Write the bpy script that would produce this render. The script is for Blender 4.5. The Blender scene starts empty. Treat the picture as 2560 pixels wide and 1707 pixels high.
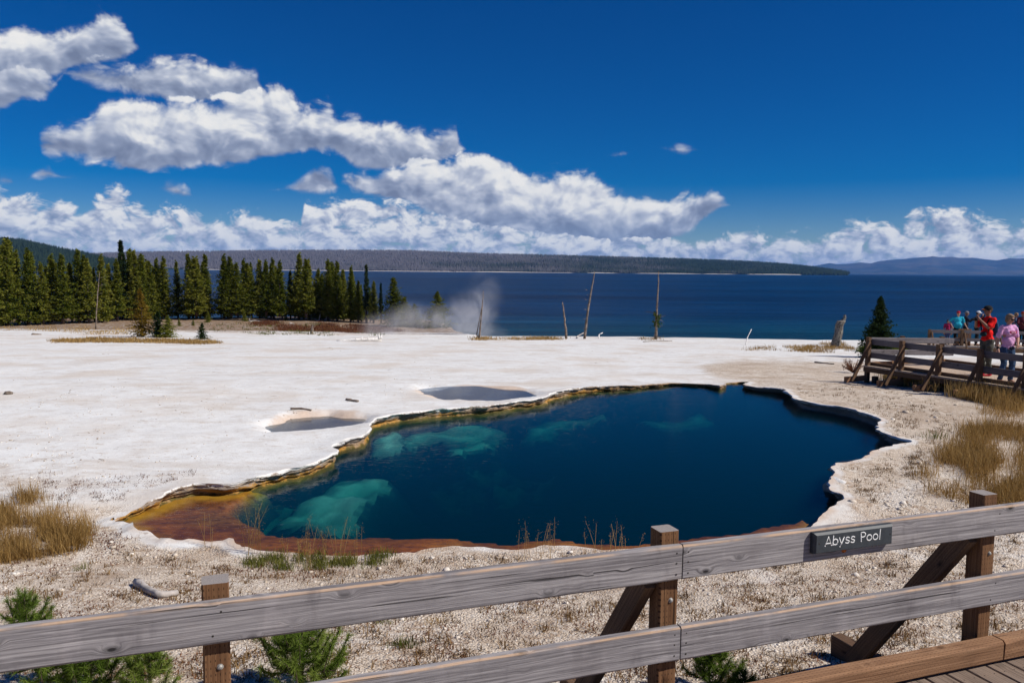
import bpy, math, random
import numpy as np
from mathutils import Vector, Matrix, geometry

random.seed(7)
rng = np.random.default_rng(11)
scene = bpy.context.scene
COL = scene.collection

# ------------------------------------------------------------------ camera
FPX, PW, PH = 2048.0, 2560, 1707          # focal length in pixels of the photograph
PITCH, ROLL, HC = math.radians(4.925), math.radians(0.5), 2.95
cam_data = bpy.data.cameras.new('camera')
cam_data.lens, cam_data.sensor_width, cam_data.sensor_fit = 28.8, 36.0, 'HORIZONTAL'
cam_data.clip_start, cam_data.clip_end = 0.05, 90000
cam = bpy.data.objects.new('camera', cam_data)
COL.objects.link(cam)
CAM_M = Matrix.Rotation(math.pi / 2 - PITCH, 3, 'X') @ Matrix.Rotation(ROLL, 3, 'Z')
cam.matrix_world = Matrix.Translation((0, 0, HC)) @ CAM_M.to_4x4()
scene.camera = cam
CM = np.array(CAM_M)

# ------------------------------------------------------------------ render look
scene.render.engine = 'CYCLES'
scene.cycles.use_denoising = True
scene.cycles.use_adaptive_sampling = True
scene.cycles.adaptive_threshold = 0.015
scene.cycles.max_bounces = 8
scene.cycles.diffuse_bounces = 3
scene.cycles.glossy_bounces = 3
scene.cycles.transmission_bounces = 4
scene.cycles.transparent_max_bounces = 24
scene.cycles.volume_bounces = 2
scene.cycles.caustics_reflective = False
scene.cycles.caustics_refractive = False
scene.cycles.sample_clamp_indirect = 6
scene.view_settings.view_transform = 'Standard'
scene.view_settings.look = 'None'
scene.view_settings.exposure = 0.0
scene.view_settings.gamma = 1.0

# ------------------------------------------------------------------ node helper
class NT:
    """small helper that builds shader node trees"""
    def __init__(self, tree):
        self.t = tree
        self.x = 0
    def n(self, kind, props=None, **ins):
        nd = self.t.nodes.new(kind)
        nd.location = (self.x, 0); self.x += 40
        for k, v in (props or {}).items():
            setattr(nd, k, v)
        for k, v in ins.items():
            self.set(nd, k.replace('__', ' '), v)
        return nd
    def set(self, nd, key, v):
        sock = nd.inputs[int(key[1:])] if (key[0] == 'i' and key[1:].isdigit()) else nd.inputs[key]
        if isinstance(v, bpy.types.NodeSocket):
            self.t.links.new(v, sock)
        elif isinstance(v, bpy.types.Node):
            self.t.links.new(v.outputs[0], sock)
        else:
            if sock.type == 'RGBA' and len(v) == 3:
                v = (*v, 1.0)
            sock.default_value = v
    def m(self, op, a, b=0.0, c=None, clamp=False):
        nd = self.n('ShaderNodeMath', {'operation': op, 'use_clamp': clamp}, i0=a, i1=b)
        if c is not None: self.set(nd, 'i2', c)
        return nd.outputs[0]
    def v(self, op, a, b=(0, 0, 0)):
        nd = self.n('ShaderNodeVectorMath', {'operation': op}, i0=a)
        if op == 'SCALE': self.set(nd, 'Scale', b)
        else: self.set(nd, 'i1', b)
        return nd.outputs[0]
    def mix(self, f, a, b, blend='MIX'):
        nd = self.n('ShaderNodeMix', {'data_type': 'RGBA', 'blend_type': blend}, i0=f, i6=a, i7=b)
        return nd.outputs[2]
    def lerp(self, f, a, b):
        return self.n('ShaderNodeMix', {'data_type': 'FLOAT'}, i0=f, i2=a, i3=b).outputs[0]
    def ss(self, x, lo, hi):
        nd = self.n('ShaderNodeMapRange', {'interpolation_type': 'SMOOTHSTEP'}, Value=x)
        for k, q in (('From Min', lo), ('From Max', hi)):
            self.set(nd, k, q)
        return nd.outputs[0]
    def lin(self, x, lo, hi, a=0.0, b=1.0):
        nd = self.n('ShaderNodeMapRange', {}, Value=x)
        for k, q in (('From Min', lo), ('From Max', hi), ('To Min', a), ('To Max', b)):
            self.set(nd, k, q)
        return nd.outputs[0]
    def noise(self, vec, scale, detail=4.0, rough=0.55, dist=0.0, dims='3D', kind='FBM'):
        nd = self.n('ShaderNodeTexNoise', {'noise_dimensions': dims, 'noise_type': kind}, Vector=vec, Scale=scale, Detail=detail, Roughness=rough, Distortion=dist)
        return nd.outputs[0]
    def vor(self, vec, scale, feature='F1', detail=0.0, rand=1.0, out=0):
        nd = self.n('ShaderNodeTexVoronoi', {'feature': feature}, Vector=vec, Scale=scale, Randomness=rand)
        if detail: self.set(nd, 'Detail', detail)
        return nd.outputs[out]
    def ramp(self, f, stops):
        nd = self.n('ShaderNodeValToRGB', {}, Fac=f)
        el = nd.color_ramp.elements
        while len(el) < len(stops): el.new(0.5)
        for e, (p, c) in zip(el, stops):
            e.position = p; e.color = (*c, 1.0)
        return nd.outputs[0]
    def xyz(self, vec):
        nd = self.n('ShaderNodeSeparateXYZ', {}, Vector=vec)
        return nd.outputs[0], nd.outputs[1], nd.outputs[2]
    def comb(self, x, y, z):
        return self.n('ShaderNodeCombineXYZ', {}, X=x, Y=y, Z=z).outputs[0]
    def attr(self, name):
        return self.n('ShaderNodeAttribute', {'attribute_name': name}).outputs[2]

# ------------------------------------------------------------------ pixel helpers
def rays(px, py):
    px = np.asarray(px, float); py = np.asarray(py, float)
    d = np.stack([(px - PW / 2) / FPX, -(py - PH / 2) / FPX, -np.ones_like(px)], -1)
    return d @ CM.T
def onz(px, py, z=0.0):
    r = rays(px, py)
    t = (z - HC) / r[..., 2]
    return np.array([0, 0, HC]) + r * t[..., None] if r.ndim > 1 else np.array([0, 0, HC]) + r * t
def aty(px, py, Y):
    r = rays(px, py)
    t = Y / r[..., 1]
    return np.array([0, 0, HC]) + (r * t[..., None] if r.ndim > 1 else r * t)
def azel(px, py):
    r = rays(px, py)
    return math.degrees(math.atan2(r[0], r[1])), math.degrees(math.atan2(r[2], math.hypot(r[0], r[1])))

# ------------------------------------------------------------------ sun and sky
SUN_AZ_X, SUN_AZ_Y, SUN_EL = 1.0, -0.30, math.radians(43)
hl = math.hypot(SUN_AZ_X, SUN_AZ_Y)
SUN_DIR = Vector((SUN_AZ_X / hl * math.cos(SUN_EL), SUN_AZ_Y / hl * math.cos(SUN_EL), math.sin(SUN_EL)))
sun_data = bpy.data.lights.new('sun', 'SUN')
sun_data.energy, sun_data.angle, sun_data.color = 5.0, math.radians(0.53), (1.0, 0.945, 0.865)
sun = bpy.data.objects.new('sun', sun_data)
sun.rotation_euler = (-SUN_DIR).to_track_quat('-Z', 'Y').to_euler()
sun.location = (30, -10, 40)
COL.objects.link(sun)

world = bpy.data.worlds.new('World')
scene.world = world
world.use_nodes = True
wt = world.node_tree
wt.nodes.clear()
W = NT(wt)
sky = W.n('ShaderNodeTexSky', {'sky_type': 'NISHITA', 'sun_disc': False, 'sun_elevation': SUN_EL,
                               'sun_rotation': math.atan2(SUN_AZ_X, SUN_AZ_Y), 'altitude': 2400,
                               'air_density': 1.0, 'dust_density': 0.7, 'ozone_density': 4.0})
geo = W.n('ShaderNodeTexCoord').outputs['Generated']
dx, dy, dz = W.xyz(W.v('NORMALIZE', geo))
AZ = W.m('MULTIPLY', W.m('ARCTAN2', dx, dy), 180 / math.pi)          # degrees, 0 = straight out over the lake
EL = W.m('MULTIPLY', W.m('ARCSINE', dz), 180 / math.pi)
AZ0, AZ1, ELMAX = -42.0, 42.0, 30.0
UU = W.m('DIVIDE', W.m('PINGPONG', W.m('SUBTRACT', AZ, AZ0), AZ1 - AZ0), AZ1 - AZ0)   # the bank repeats round the horizon

def band_curve(pts, which):
    """pts: (px, top, bottom) in 2352-wide pixels -> curve node giving elevation in degrees"""
    nd = W.n('ShaderNodeFloatCurve', {}, Value=UU)
    cv = nd.mapping.curves[0]
    xs = []
    for p in pts:
        a, e = azel(p[0] * 1.0884, p[which] * 1.0884)
        xs.append((min(max((a - AZ0) / (AZ1 - AZ0), 0), 1), min(max((e + 2) / ELMAX, 0), 1)))
    first, last = xs[0], xs[-1]
    cv.points[0].location = (0, first[1]); cv.points[1].location = (1, last[1])
    for x in xs:
        cv.points.new(*x)
    for p in cv.points: p.handle_type = 'VECTOR'
    nd.mapping.update()
    return W.m('SUBTRACT', W.m('MULTIPLY', nd.outputs[0], ELMAX), 2.0)

CLOUD_BANDS = [
    [(-60, 90, 215), (0, 72, 210), (60, 50, 200), (115, 72, 185), (160, 60, 165), (225, 38, 150), (275, 52, 140), (302, 86, 124), (322, 118, 112), (350, 150, 110), (2400, 330, 200)],
    [(-60, 420, 330), (84, 330, 328), (100, 296, 358), (150, 292, 366), (200, 276, 372), (245, 238, 380), (290, 226, 390), (340, 230, 396), (400, 240, 390), (470, 232, 382), (540, 222, 378), (600, 212, 366), (640, 198, 360), (668, 210, 356), (690, 246, 350), (760, 244, 350), (772, 268, 352), (810, 260, 388), (835, 276, 396), (870, 284, 398), (905, 292, 394), (950, 300, 388), (1005, 298, 380), (1050, 292, 362), (1062, 330, 350), (1072, 352, 340), (1100, 400, 330), (2400, 420, 330)],
    [(-60, 520, 420), (770, 430, 412), (800, 392, 430), (860, 392, 452), (940, 376, 470), (1010, 364, 500), (1100, 350, 530), (1150, 362, 540), (1190, 386, 545), (1250, 402, 550), (1320, 392, 556), (1370, 400, 560), (1400, 432, 560), (1470, 446, 565), (1530, 452, 560), (1600, 446, 520), (1640, 452, 486), (1660, 468, 470), (1690, 500, 460), (2400, 540, 460)],
    [(-60, 440, 660), (0, 428, 660), (50, 452, 660), (140, 466, 660), (190, 486, 660), (235, 452, 660), (265, 430, 660), (320, 462, 660), (350, 500, 660), (385, 478, 660), (430, 470, 660), (455, 486, 660), (475, 520, 660), (530, 502, 660), (570, 478, 660), (610, 500, 660), (685, 504, 660), (695, 520, 660), (700, 474, 660), (760, 462, 660), (850, 452, 660), (950, 470, 660), (1050, 486, 660), (1200, 510, 660), (1500, 532, 660), (1600, 560, 660), (1680, 548, 660), (1715, 528, 660), (1760, 552, 660), (1830, 540, 660), (1900, 548, 660), (1935, 522, 660), (2010, 510, 660), (2070, 520, 660), (2100, 492, 660), (2190, 484, 660), (2250, 508, 660), (2352, 518, 660), (2420, 500, 660)],
    [(-60, 480, 420), (0, 398, 422), (25, 404, 424), (40, 440, 420), (75, 408, 405), (104, 380, 408), (130, 408, 402), (360, 440, 430), (384, 420, 440), (432, 432, 452), (450, 470, 440), (655, 440, 430), (690, 410, 442), (722, 382, 444), (762, 396, 442), (785, 440, 430), (1520, 346, 338), (1566, 330, 354), (1606, 352, 340), (2400, 400, 330)],
    [(-60, 170, 275), (0, 168, 256), (50, 165, 232), (100, 165, 228), (128, 190, 205), (140, 160, 172), (180, 140, 190), (230, 142, 205), (320, 146, 220), (380, 138, 228), (430, 130, 238), (480, 148, 236), (545, 140, 234), (590, 180, 236), (612, 228, 226), (640, 300, 220), (2400, 330, 200)],
]
tops = [band_curve(b, 1) for b in CLOUD_BANDS]
bots = [band_curve(b, 2) for b in CLOUD_BANDS]

def cloud_noise(off_az, off_el, det=8.0, vd=2.0):
    """billowing relief of the high bank and of the low far clouds at a point of the sky"""
    el = W.m('ADD', EL, off_el) if off_el else EL
    az = W.m('ADD', AZ, off_az) if off_az else AZ
    P1 = W.comb(W.m('MULTIPLY', az, 0.62), W.m('MULTIPLY', el, 0.86), 0.0)
    wob = W.n('ShaderNodeTexNoise', {'noise_dimensions': '2D'}, Vector=P1, Scale=0.9, Detail=3.0)
    P1w = W.v('ADD', P1, W.v('SCALE', W.v('SUBTRACT', wob.outputs[1], (0.5, 0.5, 0.5)), 0.9))
    big = W.noise(P1, 0.55, det, 0.6, 0.3, '2D')
    puff = W.n('ShaderNodeTexVoronoi', {'voronoi_dimensions': '2D', 'normalize': True}, Vector=P1w, Scale=1.0, Detail=vd, Roughness=0.55).outputs[0]
    hi = W.m('SUBTRACT', W.m('ADD', W.m('MULTIPLY', big, 1.75), W.m('MULTIPLY', W.m('SUBTRACT', 0.45, puff), 0.85)), 0.87)
    P2 = W.comb(W.m('MULTIPLY', az, 0.95), W.m('MULTIPLY', el, 1.5), 0.0)
    P2w = W.v('ADD', P2, W.v('SCALE', W.v('SUBTRACT', wob.outputs[1], (0.5, 0.5, 0.5)), 1.1))
    big2 = W.noise(P2, 0.62, det, 0.62, 0.4, '2D')
    puff2 = W.n('ShaderNodeTexVoronoi', {'voronoi_dimensions': '2D', 'normalize': True}, Vector=P2w, Scale=1.15, Detail=vd, Roughness=0.55).outputs[0]
    lw = W.m('SUBTRACT', W.m('ADD', W.m('MULTIPLY', big2, 2.0), W.m('MULTIPLY', W.m('SUBTRACT', 0.45, puff2), 0.8)), 1.0)
    return hi, lw

hi0, lw0 = cloud_noise(0, 0)
hs0, ls0 = cloud_noise(0, 0, 3.0, 1.0)
hs1, ls1 = cloud_noise(0.5, 0.55, 3.0, 1.0)      # a little way towards the sun
q = None
rel_h = None
for i in range(6):
    inner = W.m('MINIMUM', W.m('SUBTRACT', tops[i], EL), W.m('MULTIPLY', W.m('SUBTRACT', EL, bots[i]), 1.7))
    if i == 3:
        s = W.m('ADD', W.m('MINIMUM', W.m('MULTIPLY', inner, 1.0), 0.68), W.m('MULTIPLY', lw0, 1.4))
        low_only = s
    elif i == 4:
        s = W.m('ADD', inner, W.m('MULTIPLY', hi0, 0.8))
    else:
        s = W.m('ADD', W.m('MINIMUM', inner, 1.6), W.m('MULTIPLY', hi0, 1.3))
        hgt = W.m('MULTIPLY', W.ss(W.m('SUBTRACT', EL, bots[i]), 0.0, 3.0), W.ss(s, 0.0, 0.3))
        rel_h = hgt if rel_h is None else W.m('MAXIMUM', rel_h, hgt)
    q = s if q is None else W.m('MAXIMUM', q, s)
is_low = W.ss(W.m('SUBTRACT', low_only, W.m('SUBTRACT', q, 0.02)), -0.3, 0.0)
alpha = W.m('POWER', W.ss(q, -0.12, W.lerp(is_low, 0.78, 0.75)), 1.25)
relief = W.lerp(is_low, W.m('SUBTRACT', hs0, hs1), W.m('SUBTRACT', ls0, ls1))
relief = W.m('ADD', relief, W.m('MULTIPLY', W.m('SUBTRACT', W.lerp(is_low, hi0, lw0), W.lerp(is_low, hs0, ls0)), 0.35))
thick = W.ss(q, 0.3, 2.4)
base_h = W.lerp(is_low, rel_h, 0.72)
lit = W.m('ADD', W.m('MULTIPLY', relief, 0.72), W.m('SUBTRACT', W.m('ADD', 0.29, W.m('MULTIPLY', base_h, 0.55)), W.m('MULTIPLY', thick, 0.20)), clamp=True)
ccol = W.ramp(lit, [(0.0, (0.20, 0.25, 0.38)), (0.3, (0.32, 0.38, 0.53)), (0.58, (0.58, 0.63, 0.75)), (0.82, (0.92, 0.93, 0.94)), (1.0, (1.0, 0.99, 0.97))])
low = W.ss(EL, 5.5, 0.0)
ccol = W.mix(W.m('MULTIPLY', low, 0.22), ccol, (0.36, 0.55, 0.83))
SKY_STRENGTH = 0.066
skyc = W.n('ShaderNodeHueSaturation', {}, Hue=0.515, Saturation=1.68, Value=1.0, Color=sky.outputs[0]).outputs[0]
bg_sky = W.n('ShaderNodeBackground', {}, Color=skyc, Strength=SKY_STRENGTH)
bg_cloud = W.n('ShaderNodeBackground', {}, Color=ccol, Strength=0.86)
mixw = W.n('ShaderNodeMixShader', {}, i0=alpha, i1=bg_sky, i2=bg_cloud)
wo = W.n('ShaderNodeOutputWorld', {}, Surface=mixw)
world.cycles.sampling_method = 'MANUAL'
world.cycles.sample_map_resolution = 256

# ------------------------------------------------------------------ object helpers
def tag(o, label=None, cat=None, group=None, kind=None):
    if label: o['label'] = label
    if cat: o['category'] = cat
    if group: o['group'] = group
    if kind: o['kind'] = kind
    return o
def thing(name, label, cat, loc=(0, 0, 0), group=None):
    o = bpy.data.objects.new(name, None)
    o.empty_display_size = 0.2
    o.location = Vector([float(c) for c in loc])
    COL.objects.link(o)
    return tag(o, label, cat, group)
def mesh_data(name, verts, faces, smooth=False, attrs=None):
    me = bpy.data.meshes.new(name)
    V = np.asarray(verts, dtype=np.float32).reshape(-1, 3)
    if isinstance(faces, np.ndarray) and faces.ndim == 2:
        n, k = faces.shape
        me.vertices.add(len(V)); me.vertices.foreach_set('co', V.ravel())
        me.loops.add(n * k); me.loops.foreach_set('vertex_index', faces.astype(np.int32).ravel())
        me.polygons.add(n)
        me.polygons.foreach_set('loop_start', np.arange(0, n * k, k, dtype=np.int32))
        me.polygons.foreach_set('loop_total', np.full(n, k, dtype=np.int32))
        me.update(calc_edges=True)
    else:
        me.from_pydata(V.tolist(), [], faces)
        me.update()
    if smooth:
        me.polygons.foreach_set('use_smooth', np.ones(len(me.polygons), dtype=bool))
    for k, a in (attrs or {}).items():
        at = me.attributes.new(k, 'FLOAT', 'POINT')
        at.data.foreach_set('value', np.asarray(a, dtype=np.float32))
    return me
def obj(name, verts, faces, mat, parent=None, smooth=False, attrs=None, world=True):
    """one mesh object; vertices in world space (a parent Empty is only translated)"""
    V = np.asarray(verts, dtype=float).reshape(-1, 3)
    if parent is not None and world:
        V = V - np.array(parent.location)
    o = bpy.data.objects.new(name, mesh_data(name, V, faces, smooth, attrs))
    if mat is not None: o.data.materials.append(mat)
    COL.objects.link(o)
    o.parent = parent
    return o
def copy_tree(o, parent=None):
    c = o.copy(); COL.objects.link(c); c.parent = parent
    for ch in list(o.children):
        if ch is not c: copy_tree(ch, c)
    return c
def subpart(o, part):
    """hang a piece modelled beside a part under that part"""
    o.parent = part
    o.matrix_parent_inverse.identity()
    o.matrix_basis = part.matrix_basis.inverted()
    return o
def frame(xa, up):
    x = np.asarray(xa, float); x = x / np.linalg.norm(x)
    z = np.asarray(up, float); z = z - x * (z @ x); z = z / np.linalg.norm(z)
    return x, np.cross(z, x), z
def board(name, p0, p1, width, thick, mat, parent=None, up=(0, 0, 1), ch=0.006, segs=1, rough=0.0, seed=0):
    """a sawn board from p0 to p1: local X along it, Z its wide way, Y its thickness; chamfered edges"""
    p0 = np.asarray(p0, float); p1 = np.asarray(p1, float)
    L = np.linalg.norm(p1 - p0)
    x, y, z = frame(p1 - p0, up)
    w, t = width / 2, thick / 2
    sec = [(-t, -w + ch), (-t + ch, -w), (t - ch, -w), (t, -w + ch), (t, w - ch), (t - ch, w), (-t + ch, w), (-t, w - ch)]
    r = np.random.default_rng(seed + 5)
    V, Fc = [], []
    drift = r.normal(0, 1, (segs + 1, 8, 2))
    if segs > 2:
        for _ in range(2):
            drift[1:-1] = (drift[:-2] + drift[1:-1] * 2 + drift[2:]) / 4
    for i in range(segs + 1):
        for k, (a, b) in enumerate(sec):
            V.append((-L / 2 + L * i / segs, a + drift[i, k, 0] * rough, b + drift[i, k, 1] * rough))
    for i in range(segs):
        for k in range(8):
            a, b = i * 8 + k, i * 8 + (k + 1) % 8
            Fc.append((a, b, b + 8, a + 8))
    Fc.append(tuple(range(7, -1, -1)))
    Fc.append(tuple(segs * 8 + k for k in range(8)))
    o = bpy.data.objects.new(name, mesh_data(name, V, Fc))
    o.data.materials.append(mat)
    COL.objects.link(o)
    M = Matrix(((x[0], y[0], z[0], (p0[0] + p1[0]) / 2), (x[1], y[1], z[1], (p0[1] + p1[1]) / 2), (x[2], y[2], z[2], (p0[2] + p1[2]) / 2), (0, 0, 0, 1)))
    if parent is not None:
        o.parent = parent
        M = Matrix.Translation(-parent.location) @ M
    o.matrix_local = M
    return o
def tube(path, radii, n=7, cap=True, wob=0.0, seed=0):
    """rounded tube along a polyline -> verts, faces"""
    P = np.asarray(path, float)
    R = np.broadcast_to(np.asarray(radii, float), (len(P),))
    rr = np.random.default_rng(seed)
    T = np.gradient(P, axis=0)
    V, Fc = [], []
    ref = np.array([0.31, 0.2, 0.93]) if abs(T[0][2]) < 0.8 * np.linalg.norm(T[0]) else np.array([1.0, 0.1, 0.0])
    for i in range(len(P)):
        t = T[i] / (np.linalg.norm(T[i]) + 1e-9)
        a = np.cross(t, ref); a /= np.linalg.norm(a) + 1e-9
        b = np.cross(t, a)
        for k in range(n):
            th = 2 * math.pi * k / n
            q = R[i] * (1 + wob * rr.normal())
            V.append(P[i] + q * (a * math.cos(th) + b * math.sin(th)))
    for i in range(len(P) - 1):
        for k in range(n):
            u, v = i * n + k, i * n + (k + 1) % n
            Fc.append((u, v, v + n, u + n))
    if cap:
        Fc.append(tuple(range(n - 1, -1, -1)))
        Fc.append(tuple((len(P) - 1) * n + k for k in range(n)))
    return np.array(V), Fc
class Soup:
    """collects pieces of one mesh"""
    def __init__(self): self.V, self.F, self.n, self.A = [], [], 0, []
    def add(self, v, f, a=0.0):
        v = np.asarray(v, float)
        self.V.append(v); self.F += [tuple(i + self.n for i in q) for q in f]
        self.A.append(np.full(len(v), a)); self.n += len(v)
    def build(self, name, mat, parent=None, smooth=False):
        return obj(name, np.concatenate(self.V), self.F, mat, parent, smooth, {'tint': np.concatenate(self.A)})

# ------------------------------------------------------------------ noise for shapes
def _hash(ix, iy, s):
    h = (ix.astype(np.int64) * 374761393 + iy.astype(np.int64) * 668265263 + s * 1442695041) & 0xFFFFFFFF
    h = ((h ^ (h >> 13)) * 1274126177) & 0xFFFFFFFF
    return ((h ^ (h >> 16)) & 0xFFFF) / 65535.0
def vnoise(x, y, s=0):
    x = np.asarray(x, float); y = np.asarray(y, float)
    ix, iy = np.floor(x), np.floor(y)
    fx, fy = x - ix, y - iy
    fx = fx * fx * (3 - 2 * fx); fy = fy * fy * (3 - 2 * fy)
    a, b = _hash(ix, iy, s), _hash(ix + 1, iy, s)
    c, d = _hash(ix, iy + 1, s), _hash(ix + 1, iy + 1, s)
    return (a * (1 - fx) + b * fx) * (1 - fy) + (c * (1 - fx) + d * fx) * fy
def fbm(x, y, s=0, o=4, g=0.5):
    t, a, n = 0.0, 1.0, 0.0
    for i in range(o):
        t = t + a * vnoise(np.asarray(x) * 2 ** i, np.asarray(y) * 2 ** i, s + i * 17); n += a; a *= g
    return t / n
def sst(x, lo, hi):
    t = np.clip((np.asarray(x, float) - lo) / (hi - lo), 0, 1)
    return t * t * (3 - 2 * t)

# ------------------------------------------------------------------ terrain
WATER_Z, LAKE_Z = -0.17, -3.5
def crest(x):
    return 59 + 30 * sst(-np.asarray(x, float), 1.0, 9.0) + 1.5 * np.sin(np.asarray(x) * 0.21)
def base_h(x, y):
    x = np.asarray(x, float); y = np.asarray(y, float)
    z = np.interp(y, [-20, 3.5, 5, 8.4, 10.5, 14, 20], [0.42, 0.40, 0.32, -0.15, -0.05, 0.0, 0.0])
    slope = np.where(y > 20, -0.045 * (np.minimum(y, 72) - 20), 0.0)
    z = z + slope
    yc = crest(x)
    drop = np.maximum(y - yc, 0)
    z = z - 0.5 * np.minimum(drop, 1.5) ** 2 / 3 - 0.24 * np.maximum(drop - 1.5, 0)
    return z
def relief(x, y):
    y = np.asarray(y, float)
    k = np.clip((y - 2) / 20, 0.25, 1.0)
    return (fbm(np.asarray(x) * 0.35, y * 0.35, 3, 4) - 0.5) * 0.10 * k + (fbm(np.asarray(x) * 2.1, y * 2.1, 9, 3) - 0.5) * 0.03
SMALL_POOLS = []   # filled below: (centre, radii)
def H(x, y):
    z = base_h(x, y) + relief(x, y)
    for (c, r, dep) in SMALL_POOLS:
        d = np.sqrt(((np.asarray(x) - c[0]) / r[0]) ** 2 + ((np.asarray(y) - c[1]) / r[1]) ** 2)
        th_ = np.arctan2(np.asarray(y) - c[1], np.asarray(x) - c[0])
        d = d * (1 + 0.13 * np.sin(2 * th_ + 1 + c[0]) + 0.10 * np.sin(3 * th_ + c[0] * 2) + 0.05 * np.sin(7 * th_)) + (fbm(np.asarray(x) * 2.5, np.asarray(y) * 2.5, 55, 3) - .5) * 0.35
        z = z - dep * (1 - sst(d, 0.75, 1.5))
    return z
def gp(px, py):
    """where the sight line of a photograph pixel meets the ground"""
    r = rays(px, py)
    ts = np.concatenate([np.linspace(2, 40, 400), np.linspace(40.2, 140, 600)])
    P = np.array([0, 0, HC]) + r[None, :] * ts[:, None]
    below = P[:, 2] < H(P[:, 0], P[:, 1])
    if not below.any():
        return np.array([0, 0, HC]) + r * (90.0 / r[1])
    return P[int(np.argmax(below))]
K = 1.0884
def kk(pts): return [(a * K, b * K) for a, b in pts]

# outline of the hot pool, read along its rim (2352-wide pixels), the far bank first
FAR_BANK = [(257, 1178), (275, 1166), (295, 1158), (330, 1147), (368, 1138), (392, 1127), (430, 1115), (470, 1109), (505, 1110), (545, 1104), (600, 1090), (640, 1083), (660, 1075), (690, 1068), (725, 1062), (765, 1045), (775, 1034), (763, 1024), (800, 1010), (838, 998), (850, 990), (838, 977), (852, 964), (880, 956), (905, 951), (960, 945), (1020, 940), (1080, 936), (1140, 928), (1200, 919), (1250, 911), (1290, 898), (1330, 888), (1380, 883), (1440, 880), (1500, 875), (1560, 871), (1620, 874), (1652, 881), (1664, 876), (1672, 869), (1700, 866), (1722, 868), (1704, 877)]
RIGHT_BANK = [(1704, 880), (1730, 883), (1770, 888), (1798, 892), (1806, 904), (1830, 920), (1880, 930), (1930, 937), (1952, 942), (1966, 950), (2000, 958), (2020, 966), (2022, 972), (2002, 980), (2012, 990), (2040, 1002), (2070, 1012), (2094, 1018)]
NEAR_RIGHT = [(2080, 1024), (2040, 1036), (1990, 1054), (1940, 1066), (1912, 1072), (1903, 1080), (1908, 1096), (1900, 1112), (1906, 1132), (1935, 1138), (1938, 1152), (1925, 1166), (1895, 1184), (1845, 1206), (1800, 1216), (1740, 1226), (1660, 1246), (1600, 1254)]
NEAR_BANK = [(1548, 1258), (1500, 1258), (1460, 1263), (1386, 1264), (1297, 1254), (1262, 1254), (1174, 1260), (1122, 1257), (1030, 1257), (981, 1266), (960, 1276), (876, 1274), (806, 1280), (703, 1278), (668, 1274), (577, 1276), (538, 1274), (541, 1266), (520, 1254), (422, 1252), (387, 1254), (373, 1243), (337, 1234), (310, 1226), (278, 1205), (262, 1192)]
far_xy = [onz(a, b, 0.0)[:2] for a, b in kk(FAR_BANK)]
right_xy = [onz(a, b, 0.0)[:2] for a, b in kk(RIGHT_BANK)]
nr_xy = [onz(a, b, -0.05)[:2] for a, b in kk(NEAR_RIGHT)]
near_xy = [onz(a, b, WATER_Z + 0.015)[:2] for a, b in kk(NEAR_BANK)]
ring_raw = np.array(far_xy + right_xy + nr_xy + near_xy)
ring_kind_raw = np.array([0.0] * len(far_xy) + [1.0] * len(right_xy) + [2.0] * len(nr_xy) + [3.0] * len(near_xy))
def resample(P, K_, step):
    out, kd = [], []
    n = len(P)
    for i in range(n):
        a, b = P[i], P[(i + 1) % n]
        m = max(1, int(np.linalg.norm(b - a) / step))
        for j in range(m):
            out.append(a + (b - a) * j / m); kd.append(K_[i])
    return np.array(out), np.array(kd)
ring, ring_kind = resample(ring_raw, ring_kind_raw, 0.055)
sm = ring.copy()
for _ in range(2):
    sm = (np.roll(sm, 1, 0) + 2 * sm + np.roll(sm, -1, 0)) / 4
tang = np.roll(sm, -1, 0) - np.roll(sm, 1, 0)
tang /= np.linalg.norm(tang, axis=1)[:, None] + 1e-9
orient = 1.0 if 0.5 * np.sum(sm[:, 0] * np.roll(sm[:, 1], -1) - np.roll(sm[:, 0], -1) * sm[:, 1]) > 0 else -1.0
outn = np.stack([tang[:, 1], -tang[:, 0]], 1) * orient          # away from the water
arc = np.arange(len(sm)) * 0.055
jag = (fbm(arc * 1.6, arc * 0 + 2, 5, 4) - 0.5) * 0.26 + (vnoise(arc * 9, arc * 0, 8) - 0.5) * 0.05
ring = sm + outn * jag[:, None]
ring_soft = np.where(ring_kind == 3, 1.0, 0.0)
for _ in range(14): ring_soft = (np.roll(ring_soft, 1) + ring_soft + np.roll(ring_soft, -1)) / 3

def poly_inside(P, xs, ys):
    ins = np.zeros(xs.shape, bool)
    n = len(P)
    j = n - 1
    for i in range(n):
        c = (P[i, 1] > ys) != (P[j, 1] > ys)
        with np.errstate(divide='ignore', invalid='ignore'):
            xi = (P[j, 0] - P[i, 0]) * (ys - P[i, 1]) / (P[j, 1] - P[i, 1] + 1e-12) + P[i, 0]
        ins ^= c & (xs < xi)
        j = i
    return ins
def poly_dist(P, xs, ys, closed=True):
    best = np.full(xs.shape, 1e9)
    n = len(P)
    for i in range(n if closed else n - 1):
        a, b = P[i], P[(i + 1) % n]
        d = b - a
        t = np.clip(((xs - a[0]) * d[0] + (ys - a[1]) * d[1]) / (d @ d + 1e-12), 0, 1)
        best = np.minimum(best, (xs - a[0] - t * d[0]) ** 2 + (ys - a[1] - t * d[1]) ** 2)
    return np.sqrt(best)

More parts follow.
